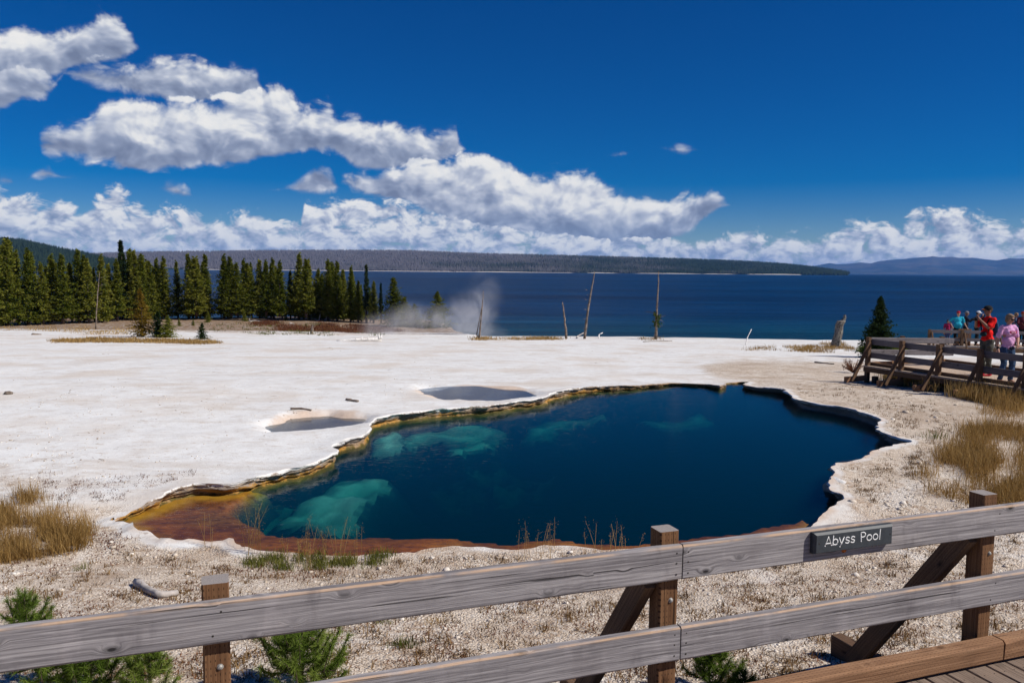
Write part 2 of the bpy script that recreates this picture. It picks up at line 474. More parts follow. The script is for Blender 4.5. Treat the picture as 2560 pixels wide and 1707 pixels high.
# two small side pools in the terrace
for (x0, x1, ya, yb) in ((640, 815, 955, 990), (975, 1195, 888, 918)):
    c = onz((x0 + x1) / 2 * K, (ya + yb) / 2 * K, -0.08)
    a = onz(x0 * K, (ya + yb) / 2 * K, -0.08); b = onz(x1 * K, (ya + yb) / 2 * K, -0.08)
    f_ = onz((x0 + x1) / 2 * K, ya * K, -0.08); n_ = onz((x0 + x1) / 2 * K, yb * K, -0.08)
    SMALL_POOLS.append((c[:2], (abs(b[0] - a[0]) / 2, abs(f_[1] - n_[1]) / 2), 0.20))

# ------------------------------------------------------------------ ground materials
def principled(mat):
    mat.use_nodes = True
    t = mat.node_tree; t.nodes.clear()
    N = NT(t)
    b = N.n('ShaderNodeBsdfPrincipled')
    o = N.n('ShaderNodeOutputMaterial', {}, Surface=b)
    return N, b, o
def simple_mat(name, col, rough=0.7, spec=0.3, var=0.0, scale=20.0, metal=0.0):
    m = bpy.data.materials.new(name)
    N, b, o = principled(m)
    c = (*col, 1.0)
    if var:
        P = N.n('ShaderNodeTexCoord').outputs['Object']
        f = N.noise(P, scale, 4.0)
        c2 = tuple(max(0, q * (1 - var)) for q in col); c3 = tuple(min(1, q * (1 + var)) for q in col)
        N.set(b, 'Base Color', N.mix(N.ss(f, 0.3, 0.7), (*c2, 1), (*c3, 1)))
    else:
        N.set(b, 'Base Color', c)
    N.set(b, 'Roughness', rough); N.set(b, 'Specular IOR Level', spec); N.set(b, 'Metallic', metal)
    return m

def make_ground_mat():
    m = bpy.data.materials.new('sinter_ground')
    N, b, o = principled(m)
    P = N.n('ShaderNodeNewGeometry').outputs['Position']
    gravel, stain, soil = N.attr('gravel'), N.attr('stain'), N.attr('soil')
    big = N.noise(P, 0.35, 5.0, 0.6)
    mid = N.noise(P, 2.2, 5.0, 0.62)
    fine = N.noise(P, 14.0, 4.0, 0.6)
    grit = N.vor(P, 46.0)
    gritc = N.n('ShaderNodeTexVoronoi', {}, Vector=P, Scale=46.0).outputs[1]
    gv = N.xyz(gritc)[0]
    white = N.mix(N.ss(mid, 0.35, 0.7), (0.775, 0.775, 0.755), (0.69, 0.68, 0.655))
    white = N.mix(N.m('MULTIPLY', N.ss(big, 0.46, 0.66), 0.75), white, (0.64, 0.57, 0.495))
    # flat cracked crust, thin grey-brown flecks stretched across the slope
    fl = N.noise(N.v('MULTIPLY', P, (1.0, 2.6, 1.0)), 3.1, 6.0, 0.72)
    white = N.mix(N.m('MULTIPLY', N.ss(fl, 0.55, 0.68), 0.8), white, (0.50, 0.41, 0.33))
    run = N.noise(N.v('MULTIPLY', P, (0.22, 1.0, 1.0)), 1.1, 6.0, 0.65, 0.6)
    white = N.mix(N.m('MULTIPLY', N.ss(run, 0.54, 0.66), 0.5), white, (0.57, 0.51, 0.445))
    fk = N.noise(N.v('MULTIPLY', P, (0.8, 1.6, 1.0)), 1.3, 7.0, 0.75)
    white = N.mix(N.m('MULTIPLY', N.ss(fk, 0.55, 0.66), 0.55), white, (0.56, 0.49, 0.42))
    tile = N.noise(P, 26.0, 3.0, 0.7)
    white = N.mix(N.m('MULTIPLY', N.ss(tile, 0.52, 0.72), 0.45), white, (0.52, 0.46, 0.40))
    spk = N.noise(P, 9.0, 3.0, 0.8)
    white = N.mix(N.m('MULTIPLY', N.ss(spk, 0.63, 0.72), 0.7), white, (0.30, 0.25, 0.21))
    # gravelly ground by the boardwalks
    gr = N.mix(gv, (0.46, 0.37, 0.28), (0.74, 0.64, 0.53))
    gr = N.mix(N.ss(mid, 0.42, 0.66), gr, N.mix(gv, (0.58, 0.50, 0.41), (0.80, 0.73, 0.64)))
    gr = N.mix(N.m('MULTIPLY', N.ss(N.m('ADD', N.m('MULTIPLY', fine, 0.5), N.m('MULTIPLY', mid, 0.5)), 0.48, 0.60), 0.75), gr, (0.33, 0.22, 0.135))
    patch = N.noise(P, 0.75, 6.0, 0.68, 0.8)
    gr = N.mix(N.m('MULTIPLY', N.ss(patch, 0.50, 0.62), 0.62), gr, N.mix(fine, (0.30, 0.205, 0.13), (0.52, 0.41, 0.31)))
    gr = N.mix(N.m('MULTIPLY', N.ss(patch, 0.46, 0.36), 0.6), gr, N.mix(gv, (0.66, 0.60, 0.53), (0.80, 0.76, 0.70)))
    gmask = N.ss(N.m('ADD', gravel, N.m('MULTIPLY', N.m('SUBTRACT', mid, 0.5), 0.9)), 0.25, 0.75)
    col = N.mix(gmask, white, gr)
    smask = N.ss(N.m('ADD', stain, N.m('MULTIPLY', N.m('SUBTRACT', mid, 0.5), 1.0)), 0.3, 0.9)
    col = N.mix(N.m('MULTIPLY', smask, 0.7), col, N.mix(fine, (0.47, 0.30, 0.19), (0.66, 0.50, 0.37)))
    omask = N.ss(N.m('ADD', soil, N.m('MULTIPLY', N.m('SUBTRACT', mid, 0.5), 1.1)), 0.35, 0.8)
    col = N.mix(omask, col, N.mix(fine, (0.13, 0.075, 0.04), (0.34, 0.24, 0.16)))
    N.set(b, 'Base Color', col)
    N.set(b, 'Roughness', 0.9); N.set(b, 'Specular IOR Level', 0.15)
    hgt = N.m('ADD', N.m('MULTIPLY', fine, 0.5), N.m('MULTIPLY', N.m('SUBTRACT', 1.0, grit), N.m('ADD', 0.15, gmask)))
    hgt = N.m('ADD', hgt, N.m('MULTIPLY', mid, 0.9))
    N.set(b, 'Normal', N.n('ShaderNodeBump', {}, Strength=0.55, Distance=0.025, Height=hgt))
    return m
M_GROUND = make_ground_mat()

# ------------------------------------------------------------------ ground sheet with the pool cut out
def build_ground():
    pts = []
    # even cover as the eye sees it, then a coarse surround
    for py in np.concatenate([np.arange(700, 900, 5.5), np.arange(900, 1100, 8), np.arange(1100, 2300, 13)]):
        step = 10 if py < 1000 else 14
        pxs = np.arange(-420, 2990, step)
        pxs = pxs + rng.uniform(-step * .4, step * .4, len(pxs))
        pys = np.full(len(pxs), py) + rng.uniform(-2, 2, len(pxs))
        q = onz(pxs, pys, -0.9 if py < 860 else 0.0)
        ok = (q[:, 1] > 1.2) & (q[:, 1] < 128)
        pts.append(q[ok][:, :2])
    gx, gy = np.meshgrid(np.arange(-150, 151, 4.0), np.arange(-24, 160, 4.0))
    co = np.stack([gx.ravel(), gy.ravel()], 1) + rng.uniform(-1, 1, (gx.size, 2))
    far = (np.abs(co[:, 0]) > 0.72 * np.maximum(co[:, 1], 0) + 3) | (co[:, 1] < 1.0) | (co[:, 1] > 100)
    pts.append(co[far])
    # rings of points that follow the rim of the pool
    for d in (0.05, 0.12, 0.22, 0.36, 0.55):
        pts.append((ring + outn * d)[::2 if d < 0.3 else 3] + rng.normal(0, 0.008, ((len(ring) + (1 if d < 0.3 else 2)) // (2 if d < 0.3 else 3), 2)))
    for (c, r, dep) in SMALL_POOLS:
        th = np.linspace(0, 2 * np.pi, 90, endpoint=False)
        for k in np.linspace(0.2, 1.6, 12):
            pts.append(np.stack([c[0] + r[0] * k * np.cos(th), c[1] + r[1] * k * np.sin(th)], 1) + rng.normal(0, 0.01, (90, 2)))
    pts = np.concatenate(pts)
    ins = poly_inside(ring, pts[:, 0], pts[:, 1])
    pts = pts[~ins]
    near = np.abs(pts[:, 0]) < 12
    keep = np.ones(len(pts), bool)
    sel = np.where(near & (pts[:, 1] < 26) & (pts[:, 1] > 5))[0]
    dd = poly_dist(ring[::3], pts[sel, 0], pts[sel, 1])
    keep[sel] = dd > 0.035
    pts = pts[keep]
    n0 = len(ring)
    allp = [Vector((float(a), float(b))) for a, b in np.concatenate([ring, pts])]
    edges = [(i, (i + 1) % n0) for i in range(n0)]
    vs, es, fs, ov, oe, of = geometry.delaunay_2d_cdt(allp, edges, [], 0, 1e-5)
    XY = np.array([(v.x, v.y) for v in vs])
    Fc = np.array(fs)
    cen = XY[Fc].mean(1)
    bb = (cen[:, 0] > -7) & (cen[:, 0] < 9) & (cen[:, 1] > 6) & (cen[:, 1] < 27)
    drop = np.zeros(len(Fc), bool)
    drop[bb] = poly_inside(ring, cen[bb, 0], cen[bb, 1])
    Fc = Fc[~drop]
    Z = H(XY[:, 0], XY[:, 1])
    d = np.full(len(XY), 9.0)
    m = (np.abs(XY[:, 0]) < 13) & (XY[:, 1] < 28) & (XY[:, 1] > 4)
    d[m] = poly_dist(ring[::2], XY[m, 0], XY[m, 1])
    rimz = 0.03 * np.exp(-(d / 0.25) ** 2) * sst(XY[:, 1], 8.6, 9.6)
    Z = Z + rimz
    ni = ring_soft[::2]
    wn = np.zeros(len(XY))
    if True:
        rr = ring[::2][ni > 0.5]
        mm_ = np.where(m & (XY[:, 1] < 11))[0]
        dn = np.full(len(mm_), 9.0)
        for q in rr[::2]:
            dn = np.minimum(dn, np.hypot(XY[mm_, 0] - q[0], XY[mm_, 1] - q[1]))
        wn[mm_] = np.exp(-(dn / 0.45) ** 2)
    Z = Z * (1 - wn) + wn * (WATER_Z + 0.02)
    lump = np.exp(-(d / 0.16) ** 2) * (1 - sst(XY[:, 0], -3.0, -2.2)) * (1 - sst(XY[:, 1], 9.5, 10.2))
    Z = Z + lump * (0.02 + 0.09 * fbm(XY[:, 0] * 7, XY[:, 1] * 7, 13, 3))
    x, y = XY[:, 0], XY[:, 1]
    n1 = fbm(x * 0.25, y * 0.25, 31, 4)
    grav = np.maximum(1 - sst(y + (n1 - .5) * 3, 8.8, 11.2), sst(x + (n1 - .5) * 4 - 0.05 * (y - 14), 4.6, 7.2) * (1 - sst(y, 26, 40)) * 0.95)
    grav = np.maximum(grav, 0.95 * sst(x + (n1 - .5) * 1.5, 3.7, 5.0) * (1 - sst(y, 13, 15.5)))
    grav = np.maximum(grav, 0.5 * (1 - sst(x + 0.35 * (y - 10), -6.5, -3.5)) * (1 - sst(y, 10.5, 15)))
    grav = grav * np.maximum(sst(d, 0.02, 0.20), 1 - sst(y, 8.6, 9.8))
    grav = grav * (1 - 0.9 * np.clip(lump * 1.4, 0, 1))
    st = np.zeros(len(x))
    for (c, r, dep) in SMALL_POOLS:
        q = np.sqrt(((x - c[0]) / r[0]) ** 2 + ((y - c[1] - r[1] * .25) / r[1]) ** 2)
        st = np.maximum(st, 0.85 * (1 - sst(q, 0.9, 1.75)))
    st = np.maximum(st, 0.62 * (1 - sst(d, 0.0, 0.28)) * (0.5 + 1.0 * fbm(x * 3, y * 3, 29, 3)) * np.maximum(sst(x, 1.5, 3.5), 1 - sst(y, 9.0, 10.2)))
    st = np.maximum(st, 0.35 * np.exp(-((x + 4.2) / 2.6) ** 2 - ((y - 14.6) / 2.2) ** 2))
    st = np.maximum(st, 0.55 * sst(y, 44, 56) * (1 - sst(x, -9, 2)) * sst(n1, 0.35, 0.6))
    so = 0.55 * sst(y + (n1 - .5) * 14, 70, 78) * (1 - sst(x, -9, -4)) + 0.25 * sst(y, 58, 70) * (1 - sst(x, -8, -2))
    so = np.maximum(so, 0.8 * sst(x - 0.42 * y, 4.2, 6.6) * (1 - sst(y, 17.5, 21)) * sst(y, 9, 11))
    so = np.maximum(so, 0.5 * sst(y, 59.5, 61) * (1 - sst(x, 0, 8)))
    so = np.maximum(so, 0.75 * sst(y, 63, 67) * (1 - sst(x, -4, 1)))
    V = np.stack([x, y, Z], 1)
    g = obj('ground', V, Fc, M_GROUND, None, True, {'gravel': grav, 'stain': st, 'soil': so})
    tag(g, kind='structure')
    return V[:n0], d
RIMV, _ = build_ground()

# ------------------------------------------------------------------ pool bank, bed and water
def make_bank_mat():
    m = bpy.data.materials.new('bank_crust')
    N, b, o = principled(m)
    P = N.n('ShaderNodeNewGeometry').outputs['Position']
    z = N.xyz(P)[2]
    side = N.attr('mats')
    n1 = N.noise(P, 5.0, 5.0, 0.65)
    n2 = N.noise(N.v('MULTIPLY', P, (1, 1, 6.0)), 9.0, 4.0, 0.6)
    n3 = N.noise(P, 1.1, 3.0, 0.6)
    crust = N.mix(N.ss(n2, 0.3, 0.7), (0.20, 0.145, 0.105), (0.52, 0.43, 0.35))
    ochre = N.mix(N.ss(n3, 0.42, 0.60), N.mix(n1, (0.20, 0.13, 0.075), (0.44, 0.31, 0.20)), N.mix(n1, (0.30, 0.14, 0.02), (0.50, 0.27, 0.06)))
    olive = N.mix(n1, (0.055, 0.045, 0.012), (0.20, 0.14, 0.03))
    h = N.m('ADD', z, N.m('MULTIPLY', N.m('SUBTRACT', N.noise(P, 11.0, 5.0, 0.7), 0.5), 0.22))
    h = N.m('ADD', h, -0.0)
    h = N.m('ADD', h, N.m('MULTIPLY', N.m('SUBTRACT', n3, 0.5), 0.14))
    c = N.mix(N.ss(h, -0.11, -0.07), N.mix(N.ss(h, -0.18, -0.14), olive, ochre), crust)
    c = N.mix(N.ss(N.noise(N.v('MULTIPLY', P, (1, 1, 2.5)), 16.0, 4.0, 0.7), 0.56, 0.68), c, (0.06, 0.042, 0.028))
    c = N.mix(N.ss(z, -0.23, -0.30), c, (0.02, 0.035, 0.04))
    grey = N.mix(n2, (0.16, 0.14, 0.12), (0.42, 0.38, 0.34))
    c = N.mix(side, c, grey)
    top = N.ss(h, -0.03, -0.012)
    c = N.mix(top, c, (0.74, 0.72, 0.69))
    N.set(b, 'Base Color', c); N.set(b, 'Roughness', 0.75); N.set(b, 'Specular IOR Level', 0.25)
    N.set(b, 'Normal', N.n('ShaderNodeBump', {}, Strength=0.8, Distance=0.025, Height=N.m('ADD', n1, n2)))
    return m
M_BANK = make_bank_mat()

def build_bank():
    n = len(ring)
    prof = [(0.0, 0.0), (-0.015, -0.015), (-0.012, -0.035), (0.035, -0.055), (0.02, -0.075), (0.055, -0.10), (0.035, -0.125), (0.085, -0.15), (0.05, -0.18), (0.03, -0.23), (0.06, -0.34), (0.12, -0.6), (0.2, -1.2), (0.3, -2.6)]
    V, A = [], []
    arcx = np.arange(n) * 0.055
    under = 0.6 + 0.9 * fbm(arcx * 0.5, arcx * 0 + 7, 21, 3)
    right = np.where(ring_kind == 1, 1.0, 0.0) + np.where(ring_kind == 2, 0.8, 0.0)
    for _ in range(10): right = (np.roll(right, 1) + right + np.roll(right, -1)) / 3
    for k, (o_, dz) in enumerate(prof):
        nz = (fbm(arcx * 4, arcx * 0 + k * 3.1, 40 + k, 3) - 0.5)
        off = o_ * under * (1 + 2.2 * right * (1 if 2 < k < 10 else 0)) + nz * 0.085 * (1 if k else 0) + (vnoise(arcx * 6 + k * 5.3, arcx * 0 + k, 90 + k) - 0.5) * 0.05 * (1 if 1 < k < 11 else 0)
        off = off * (1 - ring_soft) + ring_soft * (-0.003 * k if k < 10 else o_)
        zz = RIMV[:, 2] + (dz + (nz * 0.045 if k else 0)) * (1 - 0.55 * ring_soft)
        V.append(np.stack([ring[:, 0] + outn[:, 0] * off, ring[:, 1] + outn[:, 1] * off, zz], 1))
        A.append(right)
    V = np.concatenate(V); A = np.concatenate(A)
    Fc = []
    for k in range(len(prof) - 1):
        for i in range(n):
            j = (i + 1) % n
            Fc.append((k * n + i, k * n + j, (k + 1) * n + j, (k + 1) * n + i))
    o = obj('pool_bank', V, np.array(Fc), M_BANK, None, False, {'mats': np.clip(A, 0, 1)})
    tag(o, kind='structure')
build_bank()

# shallow orange shelf on the left and along the near shore (2560-wide pixels)
SHELF = [(250, 1260), (330, 1225), (430, 1205), (560, 1195), (690, 1185), (640, 1232), (590, 1254), (570, 1281), (596, 1304), (645, 1329), (682, 1340), (760, 1342), (888, 1346), (1058, 1348), (1250, 1354), (1374, 1348), (1480, 1360), (1625, 1369), (1760, 1346), (1850, 1336), (1940, 1322), (2030, 1300), (2060, 1330), (1900, 1400), (1000, 1480), (200, 1450)]
shelf_xy = np.array([onz(a, b, WATER_Z - 0.05)[:2] for a, b in SHELF])
LEDGES = [  # pale ledges seen under water: outline in 2352-wide pixels, depth in metres
    ([(655, 1192), (700, 1165), (735, 1140), (760, 1118), (790, 1100), (830, 1108), (895, 1104), (885, 1122), (845, 1140), (812, 1170), (800, 1200), (780, 1222), (742, 1215), (700, 1200)], 0.31),
    ([(660, 1140), (690, 1124), (735, 1128), (720, 1150), (680, 1158)], 0.44),
    ([(850, 1040), (862, 1012), (895, 992), (915, 998), (920, 1030), (895, 1042)], 0.20),
    ([(928, 1022), (945, 1002), (1000, 985), (1060, 968), (1090, 966), (1100, 980), (1148, 990), (1148, 1004), (1100, 1022), (1058, 1038), (1030, 1036), (1060, 1014), (1000, 1010), (950, 1028)], 0.30),
    ([(1205, 1000), (1218, 978), (1260, 966), (1390, 952), (1385, 962), (1310, 976), (1270, 995), (1230, 1002)], 0.34),
    ([(1470, 975), (1560, 968), (1610, 952), (1645, 968), (1620, 980), (1540, 984)], 0.40),
    ([(980, 1140), (1100, 1095), (1300, 1110), (1180, 1180), (1040, 1190)], 1.05),
]
def make_bed_mat():
    m = bpy.data.materials.new('pool_bed')
    N, b, o = principled(m)
    P = N.n('ShaderNodeNewGeometry').outputs['Position']
    sh = N.attr('shelf'); dp = N.attr('edge')
    n1 = N.noise(P, 2.6, 6.0, 0.65)
    n2 = N.noise(N.v('MULTIPLY', P, (1.0, 2.0, 1.0)), 7.0, 5.0, 0.7)
    rust = N.mix(N.ss(n1, 0.3, 0.7), (0.13, 0.034, 0.010), (0.34, 0.10, 0.018))
    rust = N.mix(N.m('MULTIPLY', N.ss(n2, 0.45, 0.65), 0.75), rust, (0.085, 0.022, 0.012))
    rust = N.mix(N.m('MULTIPLY', dp, N.ss(n1, 0.25, 0.6)), rust, (0.42, 0.20, 0.02))
    pale = N.mix(n1, (0.36, 0.52, 0.44), (0.70, 0.80, 0.70))
    nz = N.xyz(N.n('ShaderNodeNewGeometry').outputs['True Normal'])[2]
    c = N.mix(N.m('MULTIPLY', N.attr('ledge'), N.ss(nz, 0.55, 0.85)), (0.03, 0.06, 0.08), pale)  # steep faces and deep bed coloured dark for light lost in the water
    N.set(b, 'Base Color', N.mix(sh, c, rust))
    N.set(b, 'Roughness', 0.9); N.set(b, 'Specular IOR Level', 0.1)
    N.set(b, 'Normal', N.n('ShaderNodeBump', {}, Strength=0.6, Distance=0.05, Height=n1))
    return m
def build_bed():
    st = 0.075
    gx = np.arange(ring[:, 0].min() - 0.6, ring[:, 0].max() + 0.6, st)
    gy = np.arange(ring[:, 1].min() - 0.6, ring[:, 1].max() + 0.6, st)
    X, Y = np.meshgrid(gx, gy)
    x, y = X.ravel(), Y.ravel()
    warp = (fbm(x * 1.2, y * 1.2, 61, 4) - 0.5) * 0.55
    warp2 = (fbm(x * 1.2 + 9, y * 1.2, 67, 4) - 0.5) * 0.55
    inn = poly_inside(shelf_xy, x + warp, y + warp2)
    ds = poly_dist(shelf_xy, x + warp, y + warp2) * np.where(inn, 1, -1)
    bank = poly_dist(ring[::3], x, y)
    shallow = 0.02 + 0.05 * sst(bank, 0.0, 1.6) + 0.03 * (fbm(x * 2, y * 2, 71, 3) - 0.5)
    deep = 0.07 + 0.35 * sst(-ds, 0.0, 0.30) + 1.6 * sst(-ds, 0.1, 1.8)
    dep = np.where(ds > 0, shallow, deep)
    lift = np.zeros(len(x))
    for pl, dl in LEDGES:
        xy = np.array([onz(a * K, b * K, WATER_Z - dl)[:2] for a, b in pl])
        i_ = poly_inside(xy, x + warp * .7, y + warp2 * .7)
        dd = poly_dist(xy, x + warp * .7, y + warp2 * .7) * np.where(i_, 1, -1)
        f = sst(dd, -0.30, 0.05)
        tgt = dl * (1 + 0.9 * (fbm(x * 1.7, y * 1.7, 81, 4) - 0.5))
        lift = np.maximum(lift, sst(dd + 0.25 * (fbm(x * 3, y * 3, 87, 3) - 0.5), -0.02, 0.22))
        qo = np.maximum(-dd, 0)
        if dl < 0.6:
            dep = np.where((ds < 0) & (qo < 1.3), np.minimum(dep, dl * 1.25 + 1.25 * qo + 0.3 * (fbm(x * 2, y * 2, 83, 3) - .5) * (qo > 0)), dep)
            lift = np.maximum(lift, 0.45 * (1 - sst(qo, 0.0, 0.8)))
        dep = np.where(f > 0, np.minimum(dep, dep * (1 - f) + tgt * f), dep)
    Z = WATER_Z - dep
    nx, ny = len(gx), len(gy)
    idx = np.arange(nx * ny).reshape(ny, nx)
    Fc = np.stack([idx[:-1, :-1].ravel(), idx[:-1, 1:].ravel(), idx[1:, 1:].ravel(), idx[1:, :-1].ravel()], 1)
    inside = poly_inside(ring, x, y) | (bank < 0.45)
    keep = inside[Fc].all(1)
    # near the edge the bed stays below the ground sheet
    out = ~poly_inside(ring, x, y)
    Z = np.where(out, np.minimum(Z, H(x, y) - 0.05), Z)
    o = obj('pool_bed', np.stack([x, y, Z], 1), Fc[keep], make_bed_mat(), None, True,
            {'ledge': lift, 'shelf': sst(ds, -0.30, 0.0), 'edge': (1 - sst(bank, 0.05, 0.34)) * sst(y, 8.9, 9.6)})
    tag(o, kind='structure')
build_bed()

def water_mat(name, fres_ior, absorb, scatter, dens, sdens, rip=0.012, rscale=7.0, rough=0.02):
    m = bpy.data.materials.new(name)
    m.use_nodes = True
    t = m.node_tree; t.nodes.clear()
    N = NT(t)
    P = N.n('ShaderNodeNewGeometry').outputs['Position']
    w = N.noise(N.v('MULTIPLY', P, (1.0, 1.7, 1.0)), rscale, 3.0, 0.5)
    bump = N.n('ShaderNodeBump', {}, Strength=0.35, Distance=rip, Height=w)
    fr = N.n('ShaderNodeFresnel', {}, IOR=fres_ior, Normal=bump)
    gl = N.n('ShaderNodeBsdfGlossy', {}, Roughness=rough, Normal=bump)
    tr = N.n('ShaderNodeBsdfTransparent', {}, Color=(1, 1, 1, 1) if absorb else (0.46, 0.50, 0.55, 1))
    mx = N.n('ShaderNodeMixShader', {}, i0=fr, i1=tr, i2=gl)
    out = N.n('ShaderNodeOutputMaterial', {}, Surface=mx)
    if absorb:
        va = N.n('ShaderNodeVolumeAbsorption', {}, Color=(*absorb, 1), Density=dens)
        vs = N.n('ShaderNodeVolumeScatter', {}, Color=(*scatter, 1), Density=sdens)
        ad = N.n('ShaderNodeAddShader', {}, i0=va, i1=vs)
        N.set(out, 'Volume', ad)
    return m
M_POOL = water_mat('hot_pool_water', 1.18, (0.0, 0.575, 0.56), (0.01, 0.60, 1.0), 2.3, 0.074)
def build_water():
    sr = ring.copy()
    for _ in range(40):
        sr = (np.roll(sr, 1, 0) + 2 * sr + np.roll(sr, -1, 0)) / 4
    tg = np.roll(sr, -1, 0) - np.roll(sr, 1, 0)
    tg /= np.linalg.norm(tg, axis=1)[:, None] + 1e-9
    on = np.stack([tg[:, 1], -tg[:, 0]], 1) * orient
    soft = ring_soft[:, None]
    out = (sr + on * 0.45) * (1 - soft) + (ring + outn * 0.02) * soft
    keep = (poly_dist(sr[::2], out[:, 0], out[:, 1]) > 0.40) | (ring_soft > 0.15)
    keep &= (np.arange(len(out)) % 4 == 0)
    P = out[keep]
    n = len(P)
    V = np.concatenate([np.column_stack([P, np.full(n, WATER_Z)]), np.column_stack([P, np.full(n, WATER_Z - 2.6)])])
    Fc = [tuple(range(n)) if orient > 0 else tuple(range(n - 1, -1, -1))]
    Fc.append(tuple(range(2 * n - 1, n - 1, -1)) if orient > 0 else tuple(range(n, 2 * n)))
    for i in range(n):
        j = (i + 1) % n
        q = (i, i + n, j + n, j) if orient > 0 else (i, j, j + n, i + n)
        Fc.append(q)
    o = obj('pool_water', V, Fc, M_POOL)
    tag(o, kind='structure')
build_water()
M_PUDDLE = water_mat('side_pool_water', 1.30, None, None, 0, 0, 0.004, 6.0, 0.12)
for i, (c, r, dep) in enumerate(SMALL_POOLS):
    th = np.linspace(0, 2 * np.pi, 60, endpoint=False)
    zz = float(base_h(c[0], c[1])) - 0.10
    V = np.stack([c[0] + r[0] * 1.35 * np.cos(th), c[1] + r[1] * 1.35 * np.sin(th), np.full(60, zz)], 1)
    o = obj('side_pool_water', V, [tuple(range(60))], M_PUDDLE)
    tag(o, kind='structure')

# ------------------------------------------------------------------ the lake
def make_lake_mat():
    m = bpy.data.materials.new('lake_water')
    N, b, o = principled(m)
    P = N.n('ShaderNodeNewGeometry').outputs['Position']
    x, y, z = N.xyz(P)
    dist = N.m('DIVIDE', 1.0, N.m('ADD', N.m('MULTIPLY', y, 0.01), 1.0))
    shallow = N.ss(y, 135.0, 66.0)
    wind = N.noise(N.comb(N.m('MULTIPLY', x, 0.0016), N.m('MULTIPLY', N.m('LOGARITHM', N.m('MAXIMUM', y, 10.0), 2.0), 1.6), 0.0), 1.6, 4.0, 0.55)
    c = N.mix(N.ss(wind, 0.35, 0.68), (0.0005, 0.010, 0.037), (0.0008, 0.023, 0.074))
    c = N.mix(N.m('MULTIPLY', shallow, 0.5), c, (0.004, 0.062, 0.085))
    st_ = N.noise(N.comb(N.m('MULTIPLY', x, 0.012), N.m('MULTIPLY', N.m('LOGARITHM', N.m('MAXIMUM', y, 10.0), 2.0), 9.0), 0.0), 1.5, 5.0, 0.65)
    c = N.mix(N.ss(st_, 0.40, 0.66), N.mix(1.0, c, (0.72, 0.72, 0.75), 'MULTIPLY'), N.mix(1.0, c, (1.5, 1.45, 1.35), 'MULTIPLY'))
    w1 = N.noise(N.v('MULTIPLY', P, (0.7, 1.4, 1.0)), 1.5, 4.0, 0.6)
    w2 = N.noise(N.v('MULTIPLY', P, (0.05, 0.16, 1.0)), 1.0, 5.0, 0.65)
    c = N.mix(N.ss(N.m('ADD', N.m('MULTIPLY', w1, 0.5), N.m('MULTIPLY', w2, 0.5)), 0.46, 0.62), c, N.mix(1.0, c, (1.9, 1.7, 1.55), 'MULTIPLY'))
    N.set(b, 'Base Color', c)
    N.set(b, 'Roughness', 0.38); N.set(b, 'IOR', 1.33); N.set(b, 'Specular IOR Level', 0.12)
    N.set(b, 'Normal', N.n('ShaderNodeBump', {}, Strength=0.9, Distance=0.22, Height=N.m('ADD', w1, N.m('MULTIPLY', w2, 3.0))))
    return m
lv = [(-30000, 20, LAKE_Z), (30000, 20, LAKE_Z), (30000, 30000, LAKE_Z), (-30000, 30000, LAKE_Z)]
tag(obj('lake', lv, [(0, 1, 2, 3)], make_lake_mat()), kind='structure')
bed = [(-30000, -3000, -9.0), (30000, -3000, -9.0), (30000, 31000, -9.0), (-30000, 31000, -9.0)]
tag(obj('lake_bed', bed, [(0, 1, 2, 3)], simple_mat('lake_mud', (0.12, 0.11, 0.09), 0.9)), kind='structure')

# ------------------------------------------------------------------ far shores
def make_hill_mat(name, burnt):
    m = bpy.data.materials.new(name)
    N, b, o = principled(m)
    P = N.n('ShaderNodeNewGeometry').outputs['Position']
    t = N.attr('tint')
    n1 = N.noise(N.v('MULTIPLY', P, (1.0, 1.0, 3.0)), 0.004, 6.0, 0.62)
    green = N.mix(t, (0.010, 0.018, 0.012), (0.026, 0.042, 0.024))
    grey = N.mix(t, (0.085, 0.082, 0.096), (0.128, 0.122, 0.135))
    if burnt:
        x, y, z = N.xyz(P)
        k = N.ss(N.m('ADD', N.m('ADD', N.m('MULTIPLY', N.m('SUBTRACT', n1, 0.5), 4200.0), N.m('MULTIPLY', x, -1.0)), N.m('MULTIPLY', z, 5.0)), -900.0, 900.0)
        c = N.mix(k, green, grey)
    else:
        c = green
    N.set(b, 'Base Color', c); N.set(b, 'Roughness', 1.0); N.set(b, 'Specular IOR Level', 0.0)
    return m
